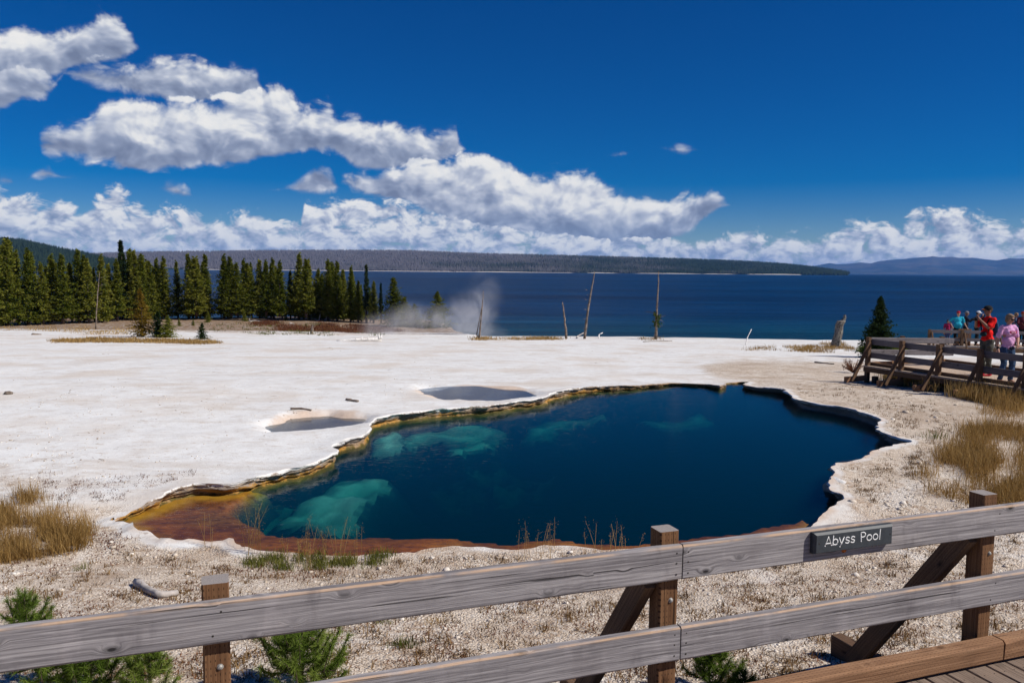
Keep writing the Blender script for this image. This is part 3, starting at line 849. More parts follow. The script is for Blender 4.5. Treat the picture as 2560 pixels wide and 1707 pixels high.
def ridge(name, prof, Y, back, foot_dy, mat, n=420, rows=18, amp=4.0, seed=1, tint=0.4):
    """a wooded ridge whose skyline follows prof (2352-wide pixels) when its crest stands at Y+back"""
    px = np.linspace(prof[0][0], prof[-1][0], n)
    py = np.interp(px, [p[0] for p in prof], [p[1] for p in prof])
    top = aty(px * K, py * K, Y + back)
    V = []
    for j in range(rows + 1):
        f = j / rows
        yy = Y + back * f
        s = yy / (Y + back)
        hz = LAKE_Z + (top[:, 2] - LAKE_Z) * np.sin(f * math.pi / 2) ** 1.1
        nz = (fbm(top[:, 0] * 0.006, np.full(n, yy) * 0.006, seed, 4) - 0.5)
        hz = hz + nz * amp * 4 * math.sin(f * math.pi)
        V.append(np.stack([top[:, 0] * s, np.full(n, yy) + nz * back * 0.15, hz], 1))
    for j in range(1, 5):
        V.append(np.stack([top[:, 0] * (1 + .1 * j), np.full(n, Y + back * (1 + 0.5 * j)), np.maximum(top[:, 2] * (1 - 0.35 * j), LAKE_Z - 3)], 1))
    R = rows + 5
    V = np.concatenate(V)
    idx = np.arange(R * n).reshape(R, n)
    Fc = np.stack([idx[:-1, :-1].ravel(), idx[:-1, 1:].ravel(), idx[1:, 1:].ravel(), idx[1:, :-1].ravel()], 1)
    o = obj(name, V, Fc, mat, None, True, {'tint': np.full(len(V), tint)})
    tag(o, kind='structure')
    return V.reshape(R, n, 3), rows
def forest(name, label, grid, rows, count, hgt, mat, seed):
    r = np.random.default_rng(seed)
    R, n, _ = grid.shape
    fj = np.concatenate([r.uniform(0, rows - 0.01, count), np.full(count // 6, rows - 0.02), r.uniform(0, 0.6, count // 8)])
    fi = r.uniform(0, n - 1.01, len(fj))
    i0, j0 = fi.astype(int), fj.astype(int)
    a, b = (fi - i0)[:, None], (fj - j0)[:, None]
    P = (grid[j0, i0] * (1 - a) + grid[j0, i0 + 1] * a) * (1 - b) + (grid[j0 + 1, i0] * (1 - a) + grid[j0 + 1, i0 + 1] * a) * b
    m = len(P)
    h = hgt * r.uniform(0.55, 1.25, m)
    w = h * r.uniform(0.13, 0.2, m)
    th0 = r.uniform(0, 6.28, m)
    V = np.zeros((m, 5, 3))
    for k in range(4):
        V[:, k] = P + np.stack([w * np.cos(th0 + k * 1.571), w * np.sin(th0 + k * 1.571), -0.05 * h], 1)
    V[:, 4] = P + np.stack([0 * h, 0 * h, h], 1)
    base = np.arange(m)[:, None] * 5
    Fc = np.concatenate([base + np.array([[k, (k + 1) % 4, 4]]) for k in range(4)])
    t = np.repeat(r.uniform(0, 1, m), 5)
    o = obj(name, V.reshape(-1, 3), Fc, mat, None, False, {'tint': t})
    tag(o, label, 'forest', kind='stuff')
M_RIDGE = make_hill_mat('wooded_ridge', True)
M_HILL = make_hill_mat('dark_wooded_hill', False)
g, rw = ridge('far_ridge', [(-500, 590), (0, 588), (200, 587), (330, 583.5), (450, 582.5), (600, 580.5), (750, 579.5), (940, 580.5), (1000, 583), (1100, 587), (1250, 590.5), (1400, 594.5), (1550, 598.5), (1650, 602), (1730, 606), (1800, 610), (1860, 616), (1910, 623), (1945, 628)], 3300, 1500, 0, M_RIDGE, seed=3)
forest('far_forest', 'grey burnt and green forest covering the ridge across the lake', g, rw, 42000, 15, M_RIDGE, 4)
g, rw = ridge('wooded_hill', [(-420, 520), (-200, 540), (0, 556), (40, 559), (90, 567), (150, 579), (200, 590), (240, 601), (270, 610), (310, 622), (340, 632)], 1500, 900, 0, M_HILL, n=160, rows=12, amp=3, seed=5)
forest('hill_forest', 'dark evergreen forest on the hill at the left edge', g, rw, 9000, 13, M_HILL, 6)

def make_mountain_mat():
    m = bpy.data.materials.new('mountain_slopes')
    N, b, o = principled(m)
    P = N.n('ShaderNodeNewGeometry').outputs['Position']
    n1 = N.noise(P, 0.0016, 6.0, 0.6)
    n2 = N.noise(P, 0.0006, 4.0, 0.55)
    c = N.mix(N.ss(n1, 0.4, 0.65), (0.028, 0.045, 0.055), (0.085, 0.08, 0.075))
    c = N.mix(N.m('MULTIPLY', N.ss(n2, 0.5, 0.7), 0.6), c, (0.03, 0.045, 0.045))
    N.set(b, 'Base Color', c); N.set(b, 'Roughness', 1.0); N.set(b, 'Specular IOR Level', 0.0)
    return m
def mountains():
    Y, back = 12500, 4200
    prof = [(1500, 622), (1640, 612), (1700, 606), (1735, 606), (1752, 602.5), (1766, 603.5), (1800, 608), (1850, 611), (1872, 611), (1890, 607), (1905, 604.5), (1925, 607), (1950, 606), (1975, 603), (2000, 605), (2020, 600), (2045, 597), (2070, 595.5), (2100, 592.5), (2132, 590), (2142, 588.5), (2160, 591), (2185, 590), (2205, 592.5), (2235, 592), (2265, 596), (2290, 598), (2320, 593), (2340, 594), (2370, 592), (2450, 588), (2700, 596), (3000, 604)]
    n, rows = 500, 40
    px = np.linspace(prof[0][0], prof[-1][0], n)
    py = np.interp(px, [p[0] for p in prof], [p[1] for p in prof])
    top = aty(px * K, py * K, Y + back)
    V = []
    for j in range(rows + 6):
        f = min(j / rows, 1.0)
        yy = Y + back * f if j <= rows else Y + back + (j - rows) * 700
        s = yy / (Y + back)
        xx = top[:, 0] * s
        gul = np.abs(fbm(xx * 0.0016, np.full(n, yy) * 0.0005, 91, 5) - 0.5) * 2
        hz = LAKE_Z + (top[:, 2] - LAKE_Z) * (f ** 1.25) + (gul - 0.35) * 150 * math.sin(f * math.pi) ** 0.8
        if j > rows: hz = hz * (1 - (j - rows) * 0.18)
        V.append(np.stack([xx, np.full(n, yy), np.maximum(hz, LAKE_Z - 2)], 1))
    R = rows + 6
    V = np.concatenate(V)
    idx = np.arange(R * n).reshape(R, n)
    Fc = np.stack([idx[:-1, :-1].ravel(), idx[:-1, 1:].ravel(), idx[1:, 1:].ravel(), idx[1:, :-1].ravel()], 1)
    tag(obj('mountains', V, Fc, make_mountain_mat(), None, True), kind='structure')
mountains()
M_SHORE = simple_mat('shore_sand', (0.52, 0.47, 0.41), 0.9, 0.1)
def far_beach(name, x0, x1, Y, w):
    a = np.linspace(x0, x1, 80)
    yy = Y + 12 * (fbm(a * 0.01, a * 0, 77, 3) - .5)
    wid = w * (0.3 + 1.4 * fbm(a * 0.012, a * 0 + 4, 79, 3))
    V = np.concatenate([np.stack([a, yy, np.full(80, LAKE_Z - 0.3)], 1), np.stack([a, yy + 30, LAKE_Z + wid], 1), np.stack([a, yy + 90, np.full(80, LAKE_Z - .5)], 1)])
    Fc = [(r * 80 + i, r * 80 + i + 1, (r + 1) * 80 + i + 1, (r + 1) * 80 + i) for r in range(2) for i in range(79)]
    tag(obj(name, V, Fc, M_SHORE, None, True), kind='structure')
far_beach('far_beach', -1900, 1150, 3265, 2.2)

# ------------------------------------------------------------------ timber
def make_wood(name, dark, mid, light, knots=1.0, incise=0.0, grain=1.0, edge=None, end=None):
    """weathered sawn timber; local X runs along the board"""
    m = bpy.data.materials.new(name)
    N, b, o = principled(m)
    P = N.n('ShaderNodeTexCoord').outputs['Object']
    rnd = N.n('ShaderNodeObjectInfo').outputs['Random']
    Q = N.v('ADD', P, N.comb(N.m('MULTIPLY', rnd, 37.0), N.m('MULTIPLY', rnd, 11.0), N.m('MULTIPLY', rnd, 23.0)))
    x, y, z = N.xyz(Q)
    # knots: sparse cells, the grain bends round them
    kp = N.comb(N.m('MULTIPLY', x, 5.5), 0.0, N.m('MULTIPLY', N.m('ADD', z, N.m('MULTIPLY', y, 0.7)), 13.0))
    vn = N.n('ShaderNodeTexVoronoi', {}, Vector=kp, Scale=1.0)
    kd = vn.outputs[0]
    pick = N.ss(N.xyz(vn.outputs[1])[0], 0.60, 0.66)
    kf = N.m('MULTIPLY', N.ss(kd, 0.42, 0.0), pick)
    bend = N.m('MULTIPLY', kf, 0.030 * knots)
    gp_ = N.comb(N.m('MULTIPLY', x, 0.55), N.m('MULTIPLY', y, 24.0), N.m('MULTIPLY', N.m('ADD', z, bend), 24.0))
    g1 = N.noise(gp_, 1.6 * grain, 6.0, 0.6, 0.7)
    g2 = N.noise(N.comb(N.m('MULTIPLY', x, 1.6), N.m('MULTIPLY', y, 120.0), N.m('MULTIPLY', N.m('ADD', z, bend), 120.0)), 1.4, 3.0, 0.6)
    wv = N.n('ShaderNodeTexWave', {'wave_type': 'BANDS', 'bands_direction': 'Z'}, Vector=N.comb(N.m('MULTIPLY', x, 0.22), y, N.m('ADD', z, N.m('MULTIPLY', bend, 1.0))), Scale=16.0, Distortion=7.0, Detail=3.0).outputs[0]
    blot = N.noise(Q, 3.2, 5.0, 0.65)
    f = N.m('ADD', N.m('MULTIPLY', g1, 0.44), N.m('ADD', N.m('MULTIPLY', g2, 0.48), N.m('MULTIPLY', wv, 0.08)))
    c = N.ramp(f, [(0.30, dark), (0.48, mid), (0.70, light)])
    c = N.mix(N.m('MULTIPLY', N.ss(blot, 0.52, 0.75), 0.45), c, N.mix(1.0, c, (0.55, 0.52, 0.52), 'MULTIPLY'))
    c = N.mix(N.m('MULTIPLY', N.ss(blot, 0.48, 0.25), 0.35), c, N.mix(1.0, c, (1.3, 1.22, 1.12), 'MULTIPLY'))
    core = N.m('MULTIPLY', N.ss(kd, 0.12, 0.05), pick)
    if knots:
        c = N.mix(N.m('MULTIPLY', N.ss(kd, 0.26, 0.12), N.m('MULTIPLY', pick, 0.55)), c, tuple(q * 0.45 for q in dark))
        c = N.mix(N.m('MULTIPLY', core, 0.9), c, tuple(q * 0.22 for q in dark))
    if edge:
        hz_ = N.xyz(P)[2]
        en = N.noise(N.comb(N.m('MULTIPLY', x, 1.2), 0.0, 0.0), 2.0, 4.0, 0.6)
        ew = N.m('MULTIPLY', N.ss(N.m('SUBTRACT', hz_, N.m('MULTIPLY', en, 0.012)), 0.064, 0.072), N.m('MULTIPLY', N.ss(en, 0.35, 0.55), N.ss(N.xyz(P)[1], -0.013, -0.017)))
        c = N.mix(N.m('MULTIPLY', ew, 0.7), c, edge)
        dk = N.noise(N.comb(N.m('MULTIPLY', x, 5.0), N.m('MULTIPLY', y, 5.0), N.m('MULTIPLY', z, 1.8)), 1.3, 4.0, 0.6)
        c = N.mix(N.m('MULTIPLY', N.ss(dk, 0.55, 0.72), 0.5), c, N.mix(1.0, c, (0.42, 0.40, 0.43), 'MULTIPLY'))
        c = N.mix(N.m('MULTIPLY', N.ss(dk, 0.45, 0.3), 0.5), c, N.mix(1.0, c, (1.35, 1.33, 1.33), 'MULTIPLY'))
    # drying checks
    ck = N.noise(N.comb(N.m('MULTIPLY', x, 0.9), N.m('MULTIPLY', y, 60.0), N.m('MULTIPLY', N.m('ADD', z, bend), 60.0)), 1.0, 2.0, 0.5)
    crack = N.ss(ck, 0.67, 0.73)
    c = N.mix(N.m('MULTIPLY', crack, 0.8), c, tuple(q * 0.25 for q in dark))
    if incise:
        gx = N.m('FRACT', N.m('ADD', N.m('MULTIPLY', x, 34.0), N.m('MULTIPLY', N.m('FLOOR', N.m('MULTIPLY', z, 55.0)), 0.5)))
        gz = N.m('FRACT', N.m('MULTIPLY', N.m('ADD', z, y), 55.0))
        ic = N.m('MULTIPLY', N.m('MULTIPLY', N.ss(gx, 0.55, 0.62), N.ss(gx, 0.95, 0.88)), N.m('MULTIPLY', N.ss(gz, 0.38, 0.45), N.ss(gz, 0.62, 0.55)))
        c = N.mix(N.m('MULTIPLY', ic, incise), c, tuple(q * 0.3 for q in dark))
    if end:
        nz = N.xyz(N.n('ShaderNodeNewGeometry').outputs['Normal'])[2]
        c = N.mix(N.m('MULTIPLY', N.ss(nz, 0.8, 0.95), 0.85), c, N.mix(g2, tuple(q * 0.6 for q in end), end))
    N.set(b, 'Base Color', c); N.set(b, 'Roughness', 0.82); N.set(b, 'Specular IOR Level', 0.2)
    hh = N.m('SUBTRACT', N.m('ADD', g2, N.m('MULTIPLY', g1, 0.6)), N.m('ADD', N.m('MULTIPLY', crack, 1.5), core))
    N.set(b, 'Normal', N.n('ShaderNodeBump', {}, Strength=0.5, Distance=0.004, Height=hh))
    return m
W_GREY = make_wood('weathered_grey_timber', (0.085, 0.077, 0.080), (0.235, 0.217, 0.220), (0.44, 0.412, 0.405), 1.15, edge=(0.55, 0.36, 0.22))
W_POST = make_wood('brown_treated_post', (0.075, 0.035, 0.016), (0.16, 0.078, 0.036), (0.25, 0.135, 0.065), 0.4, 0.8, end=(0.40, 0.37, 0.35))
W_CURB = make_wood('brown_treated_curb', (0.13, 0.062, 0.030), (0.26, 0.14, 0.074), (0.39, 0.23, 0.13), 0.8, 0.7)
W_DECK = make_wood('worn_deck_plank', (0.10, 0.072, 0.055), (0.21, 0.155, 0.12), (0.33, 0.255, 0.20))
W_FDECK = make_wood('pale_deck_plank', (0.30, 0.22, 0.16), (0.46, 0.35, 0.26), (0.58, 0.46, 0.35))
W_FRAIL = make_wood('dark_weathered_rail', (0.06, 0.052, 0.055), (0.13, 0.115, 0.12), (0.22, 0.20, 0.205))
W_FPOST = make_wood('dark_brown_post', (0.06, 0.032, 0.020), (0.125, 0.072, 0.042), (0.20, 0.125, 0.07), 0.4, 0.5)
M_BOLT = simple_mat('galvanised_bolt', (0.36, 0.35, 0.32), 0.55, 0.4, 0.3, 60, 0.3)
M_NAIL = simple_mat('nail_head', (0.03, 0.025, 0.02), 0.6)

# ------------------------------------------------------------------ near railing and boardwalk
FA = math.radians(20.0)
FT = np.array([math.cos(FA), math.sin(FA), 0.0])          # along the railing
FN = np.array([math.sin(FA), -math.cos(FA), 0.0])         # towards the viewer
ZU = np.array([0, 0, 1.0])
POST_W, RAIL_H, RAIL_T = 0.104, 0.172, 0.044
p2 = onz(1527 * K, 1213 * K, 1.70); p2[2] = 0
SP = 2.12
posts = [p2 + FT * SP * k for k in (-2, -0.978, 0, 0.99, 2)]
rail_root = thing('railing', 'grey two-rail timber railing on brown posts in the foreground', 'railing', posts[1])
DECK_Z = 0.75
def nbox(name, p0, p1, w, t, mat, root, up, **kw): return board(name, p0, p1, w, t, mat, root, up, **kw)
def disc(c, axis, r, h, n=12, dome=0.3):
    x, y, z = frame(axis, (0.13, 0.2, 0.97))
    V, Fc = [], []
    for (rr, hh) in ((r, 0), (r, h * 0.6), (r * 0.75, h), ):
        for k in range(n):
            a = 2 * math.pi * k / n
            V.append(c + x * hh + (y * math.cos(a) + z * math.sin(a)) * rr)
    for q in range(2):
        for k in range(n):
            i, j = q * n + k, q * n + (k + 1) % n
            Fc.append((i, j, j + n, i + n))
    Fc.append(tuple(2 * n + k for k in range(n)))
    return np.array(V), Fc
for i, p in enumerate(posts):
    gz = float(H(p[0], p[1])) - 0.1
    if i in (0, 4): continue
    po_ = nbox('post', p + ZU * gz, p + ZU * 1.70, POST_W, POST_W, W_POST, rail_root, FN, ch=0.008, segs=14, rough=0.0012, seed=i)
    bc = p + FN * (POST_W / 2 - 0.002) + ZU * (1.70 - 0.345) + FT * 0.012
    v, f = disc(bc, FN, 0.010, 0.010)
    subpart(obj('bolt', v, f, M_BOLT, rail_root, True), po_)
    v, f = disc(bc - FN * 0.001, FN, 0.015, 0.004)
    subpart(obj('washer', v, f, M_BOLT, rail_root, True), po_)
    # raking brace behind the post down to a sill on the ground
    gb = p - FN * 0.86
    gz2 = float(H(gb[0], gb[1]))
    side = -FT * 0.086 if i != 1 else FT * 0.10
    if i != 1:
        nbox('brace', p + side + ZU * 1.46 - FN * 0.02, gb + side + ZU * (gz2 + 0.02), 0.125, 0.06, W_FPOST, rail_root, ZU, segs=6, rough=0.001, seed=20 + i)  # darker timber puts the brace's shaded side into its colour
        nbox('sill', p - FN * 0.15 + side * 0.3 + ZU * (gz2 + 0.07), gb - FN * 0.22 + side * 0.3 + ZU * (gz2 + 0.05), 0.15, 0.10, W_FPOST, rail_root, ZU, segs=4, rough=0.001, seed=30 + i)
roff = FN * (POST_W / 2 + RAIL_T / 2 + 0.001)
joint = posts[2] + FT * 0.045
for nm, zt in (('rail', 1.642), ('rail', 1.236)):
    zc = ZU * (zt - RAIL_H / 2)
    for (a, b, sd) in ((posts[0] - FT * 0.3, joint - FT * 0.003, 1), (joint + FT * 0.004, posts[4] + FT * 0.4, 2)):
        r_ = nbox(nm, a + roff + zc, b + roff + zc, RAIL_H, RAIL_T, W_GREY, rail_root, ZU, ch=0.009, segs=70, rough=0.0016, seed=int(zt * 100) + sd)
        # nails
        e = b if sd == 1 else a
        for dz in (-0.055, 0.0, 0.05):
            s = -0.03 if sd == 1 else 0.028
            v, f = disc(e + FT * s + roff + FN * (RAIL_T / 2) + zc + ZU * dz, FN, 0.0045, 0.0015, 8)
            subpart(obj('nail', v, f, M_NAIL, rail_root), r_)
        if sd == 1: r_left = r_
    for k in (1, 3):
        for dz in (-0.05, 0.045):
            v, f = disc(posts[k] + roff + FN * (RAIL_T / 2) + zc + ZU * dz + FT * (0.02 if dz > 0 else -0.012), FN, 0.0045, 0.0015, 8)
            subpart(obj('nail', v, f, M_NAIL, rail_root), r_left if k == 1 else r_)

# deck: kerb board and planks running towards the viewer
deck_root = thing('boardwalk', 'brown plank boardwalk with a raised kerb in the near right corner', 'boardwalk', posts[2])
co = FN * (POST_W / 2 + 0.075)
cj = posts[3] + FT * 0.02
for (a, b, s) in ((posts[1] - FT * 1.6, cj - FT * 0.003, 1), (cj + FT * 0.005, posts[4] + FT * 2, 2)):
    nbox('kerb_board', a + co + ZU * (DECK_Z + 0.075), b + co + ZU * (DECK_Z + 0.075), 0.118, 0.098, W_CURB, deck_root, ZU, ch=0.012, segs=40, rough=0.0018, seed=70 + s)
pw, gap = 0.138, 0.011
k0, k1 = int(-2.5 / (pw + gap)), int(5.2 / (pw + gap))
for k in range(k0, k1):
    c = posts[2] + FT * ((pw + gap) * k) + ZU * (DECK_Z - 0.019)
    pl_ = nbox('plank', c - FN * 0.12, c + FN * 2.3, pw, 0.038, W_DECK, deck_root, np.cross(FN, ZU), ch=0.005, seed=100 + k)
    for off in (0.19, 0.23):
        pass
    for s in (-0.038, 0.036):
        v, f = disc(c + FN * 0.24 + FT * s + ZU * 0.0185, ZU, 0.0042, 0.0012, 7)
        subpart(obj('nail', v, f, M_NAIL, deck_root), pl_)
for o_ in (0.0, 1.0, 2.0):
    nbox('joist', posts[1] - FT * 1.6 + FN * o_ + ZU * (DECK_Z - 0.135), posts[4] + FT * 2 + FN * o_ + ZU * (DECK_Z - 0.135), 0.19, 0.05, W_FPOST, deck_root, ZU)
for k in (1, 2, 3, 4):
    for o_ in (0.35, 1.7):
        q = posts[k] + FN * o_
        nbox('pile', q + ZU * (float(H(q[0], q[1])) - 0.1), q + ZU * (DECK_Z - 0.23), 0.14, 0.14, W_FPOST, deck_root, FN)

# ------------------------------------------------------------------ name board on the rail
def rail_pt(px, py, dn=0.0):
    """point of the rail face plane behind a photograph pixel"""
    r = rays(px, py); o = np.array([0, 0, HC])
    pl = posts[2] + roff + FN * (RAIL_T / 2 + dn)
    t = ((pl - o) @ FN) / (r @ FN)
    return o + r * t
c_tl, c_tr = rail_pt(2026, 1330), rail_pt(2222, 1304)
c_bl, c_br = rail_pt(2026, 1380), rail_pt(2220, 1355)
u0, u1 = (c_tl - posts[2]) @ FT, (c_tr - posts[2]) @ FT
z0, z1 = (c_bl[2] + c_br[2]) / 2, (c_tl[2] + c_tr[2]) / 2
SIGN_T = 0.036
sbase = posts[2] + roff + FN * (RAIL_T / 2)
sroot = thing('name_sign', 'dark grey sign board lettered Abyss Pool fixed to the top rail', 'sign', sbase + FT * (u0 + u1) / 2 + ZU * z0)
M_SIGN = simple_mat('slate_sign_paint', (0.042, 0.050, 0.058), 0.5, 0.35, 0.12, 30)
M_LETTER = simple_mat('white_letter_paint', (0.78, 0.78, 0.76), 0.6, 0.2)
def sgn(u, z, d): return sbase + FT * u + ZU * z + FN * d
bw = 0.011
su0, su1, sz0, sz1 = u0, u1, z0, z1
ringA = [(su0, sz0, 0.001), (su1, sz0, 0.001), (su1, sz1, 0.001), (su0, sz1, 0.001)]
ringB = [(su0, sz0, SIGN_T - bw), (su1, sz0, SIGN_T - bw), (su1, sz1, SIGN_T - bw), (su0, sz1, SIGN_T - bw)]
ringC = [(su0 + bw, sz0 + bw * .6, SIGN_T), (su1 - bw, sz0 + bw * .6, SIGN_T), (su1 - bw, sz1 - bw, SIGN_T), (su0 + bw, sz1 - bw, SIGN_T)]
V = [sgn(*q) for q in ringA + ringB + ringC]
Fc = [(3, 2, 1, 0), (8, 9, 10, 11)]
for r_ in (0, 4):
    for k in range(4):
        Fc.append((r_ + k, r_ + (k + 1) % 4, r_ + 4 + (k + 1) % 4, r_ + 4 + k))
sign_board = obj('board', V, Fc, M_SIGN, sroot)
def arcp(cx, cy, rx, ry, a0, a1, n=12):
    return [(cx + rx * math.cos(math.radians(a0 + (a1 - a0) * k / n)), cy + ry * math.sin(math.radians(a0 + (a1 - a0) * k / n))) for k in range(n + 1)]
GLY = {
    'A': ([[(0.0, 0.0), (0.36, 1.0), (0.66, 0.0)], [(0.10, 0.24), (0.56, 0.24)]], 0.66),
    'b': ([[(0.04, 1.0), (0.0, 0.0)], arcp(0.26, 0.31, 0.26, 0.32, 150, -175, 14)], 0.52),
    'y': ([[(0.0, 0.70), (0.16, 0.22), (0.24, 0.10)], [(0.50, 0.72), (0.30, 0.14), (0.08, -0.28)]], 0.50),
    's': ([arcp(0.22, 0.51, 0.19, 0.165, 35, 235, 9) + [(0.16, 0.36), (0.28, 0.30)] + arcp(0.20, 0.16, 0.2, 0.16, 40, -150, 9)], 0.42),
    'P': ([[(0.05, 0.0), (0.0, 0.98)], [(0.0, 0.98)] + arcp(0.20, 0.73, 0.30, 0.27, 95, -125, 12)], 0.50),
    'o': ([arcp(0.26, 0.31, 0.26, 0.32, 0, 360, 18)], 0.52),
    'l': ([[(0.10, 1.05), (0.05, 0.0)]], 0.14),
}
SH = 0.60 * (sz1 - sz0) * 0.72
cur = su0 + (su1 - su0) * 0.125
zl = sz0 + (sz1 - sz0) * 0.36
adv_total = sum(GLY[c][1] + 0.16 if c != ' ' else 0.5 for c in 'Abyss Pool')
unit = (su1 - su0) * 0.72 / adv_total
for c in 'Abyss Pool':
    if c == ' ':
        cur += 0.5 * unit; continue
    strokes, wd = GLY[c]
    S = Soup()
    for st_ in strokes:
        if len(st_) == 2: st_ = [(st_[0][0] + (st_[1][0] - st_[0][0]) * t_ / 5, st_[0][1] + (st_[1][1] - st_[0][1]) * t_ / 5) for t_ in range(6)]
        path = [sgn(cur + a * unit, zl + b * SH, SIGN_T + 0.0008) for a, b in st_]
        v, f = tube(path, 0.0036, 6)
        # flatten the stroke against the board
        dcen = (v - sgn(0, 0, SIGN_T)) @ FN
        v = v - np.outer(dcen, FN) * 0.6
        S.add(v, f)
        for e in (path[0], path[-1]):
            vv, ff = disc(e, FN, 0.0036, 0.0012, 10)
            S.add(vv, ff)
    subpart(S.build('letter', M_LETTER, sroot, True), sign_board)
    cur += (wd + 0.16) * unit
for uu in (0.055, 0.955):
    v, f = disc(sgn(su0 + (su1 - su0) * uu, (sz0 + sz1) / 2 + (0.0 if uu < .5 else 0.004), SIGN_T), FN, 0.0042, 0.001, 9)
    subpart(obj('screw', v, f, M_NAIL, sroot), sign_board)
# the rust stain left by a bracket under the board
M_RUST = simple_mat('rust_stain', (0.42, 0.13, 0.03), 0.8, 0.1, 0.5, 90)
ru = su0 + (su1 - su0) * 0.43
v, f = disc(sbase + FT * ru + ZU * (sz0 - 0.014) + FN * 0.0005, FN, 0.011, 0.0016, 9)
v = v + np.outer((v - (sbase + FT * ru)) @ FT, FT) * 0.5
obj('rusty_bracket', v, f, M_RUST, sroot)

# ------------------------------------------------------------------ far boardwalk on the right
FZ = 0.36
ft = [onz(a, b, 1.16) for a, b in ((2172, 843), (2263, 851), (2346, 860), (2452, 872))]
ft = [np.array([p[0], p[1], 0.0]) for p in ft]
d_ = (ft[3] - ft[0]) / np.linalg.norm(ft[3] - ft[0])
step = np.linalg.norm(ft[3] - ft[0]) / 3
GT = d_                                                     # along the far railing, towards the viewer
GN = np.array([d_[1], -d_[0], 0.0])                         # to its left, outwards
if GN[0] > 0: GN = -GN
fposts = [ft[0] + GT * step * k for k in (0, 1, 2, 3, 4, 5, 6)]
far_root = thing('railing', 'dark timber railing with raking braces along the far right boardwalk', 'railing', ft[0])
ZT = 1.16
for i, p in enumerate(fposts):
    gz = float(H(p[0], p[1]))
    nbox('post', p + ZU * (gz - 0.1), p + ZU * ZT, 0.115, 0.115, W_FPOST, far_root, GN, ch=0.008, segs=4, rough=0.0015, seed=200 + i)
    e = p + GN * 0.62
    gz2 = float(H(e[0], e[1]))
    nbox('brace', p + GN * 0.03 + GT * 0.088 + ZU * (ZT - 0.12), e + GT * 0.088 + ZU * (gz2 + 0.05), 0.10, 0.055, W_FPOST, far_root, ZU, seed=220 + i)
    nbox('sill', p - GN * 0.05 + GT * 0.015 + ZU * (gz2 + 0.12), e + GN * 0.18 + GT * 0.015 + ZU * (gz2 + 0.10), 0.15, 0.085, W_CURB, far_root, ZU, seed=240 + i)
for k in range(len(fposts) - 1):
    a, b = fposts[k], fposts[k + 1]
    ro = -GN * (0.0575 + 0.022)
    for zt in (ZT - 0.05, ZT - 0.43):
        nbox('rail', a + ro + GT * 0.002 + ZU * (zt - 0.08), b + ro - GT * 0.002 + ZU * (zt - 0.08), 0.16, 0.044, W_FRAIL, far_root, ZU, segs=6, rough=0.0012, seed=260 + k)
# sunlit cross railing at the end of the boardwalk
cross_root = thing('railing', 'sunlit grey end railing across the far right boardwalk', 'railing', ft[0] + np.array([2.3, 0.1, 0]))
ca = np.array([ft[0][0] + 0.02, ft[0][1] + 0.12, 0])
cb = aty(2385, 850, ca[1] - 0.1); cb[2] = 0
CT = (cb - ca) / np.linalg.norm(cb - ca); CN = np.array([CT[1], -CT[0], 0])
for zt in (ZT - 0.02, ZT - 0.36):
    nbox('rail', ca + ZU * (zt - 0.07), cb + ZU * (zt - 0.07), 0.15, 0.045, W_GREY, cross_root, ZU, segs=8, rough=0.001, seed=300 + int(zt * 10))
for f_ in (0.42, 0.88):
    q = ca + (cb - ca) * f_ - CN * 0.09
    nbox('post', q + ZU * (float(H(q[0], q[1])) - 0.1), q + ZU * (ZT + 0.03), 0.11, 0.11, W_FPOST, cross_root, CN, seed=310)
# its deck
fdeck = thing('boardwalk', 'sunlit plank boardwalk on the right where visitors walk', 'boardwalk', ft[2])
DW = 3.0
L0, L1 = -0.05, step * 6
npl = int((L1 - L0) / 0.152)
for k in range(npl):
    c = ft[0] + GT * (L0 + 0.152 * (k + 0.5)) + ZU * (FZ - 0.02)
    nbox('plank', c + GN * 0.115, c - GN * DW, 0.142, 0.04, W_FDECK, fdeck, GT, ch=0.004, seed=400 + k)
for o_, w_ in ((0.07, 0.13), (-DW - 0.03, 0.2)):
    nbox('edge_beam', ft[0] + GN * o_ + GT * L0 + ZU * (FZ - 0.11), ft[0] + GN * o_ + GT * L1 + ZU * (FZ - 0.11), w_, 0.06, W_FPOST, fdeck, ZU)
nbox('kerb_board', ft[0] - GN * 0.13 + GT * L0 + ZU * (FZ + 0.045), ft[0] - GN * 0.13 + GT * L1 + ZU * (FZ + 0.045), 0.085, 0.09, W_FPOST, fdeck, ZU)
nbox('kerb_board', ft[0] + GN * 0.0 + GT * (L0 + 0.02) + ZU * (FZ + 0.045) , ft[0] - GN * DW + GT * (L0 + 0.02) + ZU * (FZ + 0.045), 0.085, 0.09, W_CURB, fdeck, ZU)
nbox('kerb_board', ft[0] - GN * (DW - .06) + GT * (L0 + .1) + ZU * (FZ + 0.045), ft[0] - GN * (DW - .06) + GT * L1 + ZU * (FZ + 0.045), 0.085, 0.09, W_FPOST, fdeck, ZU)
for k in (0.3, 2.6, 5.0):
    for o_ in (0.0, -DW + 0.1):
        q = ft[0] + GN * o_ + GT * k
        nbox('pile', q + ZU * (float(H(q[0], q[1])) - 0.15), q + ZU * (FZ - 0.28), 0.13, 0.13, W_FPOST, fdeck, GN)

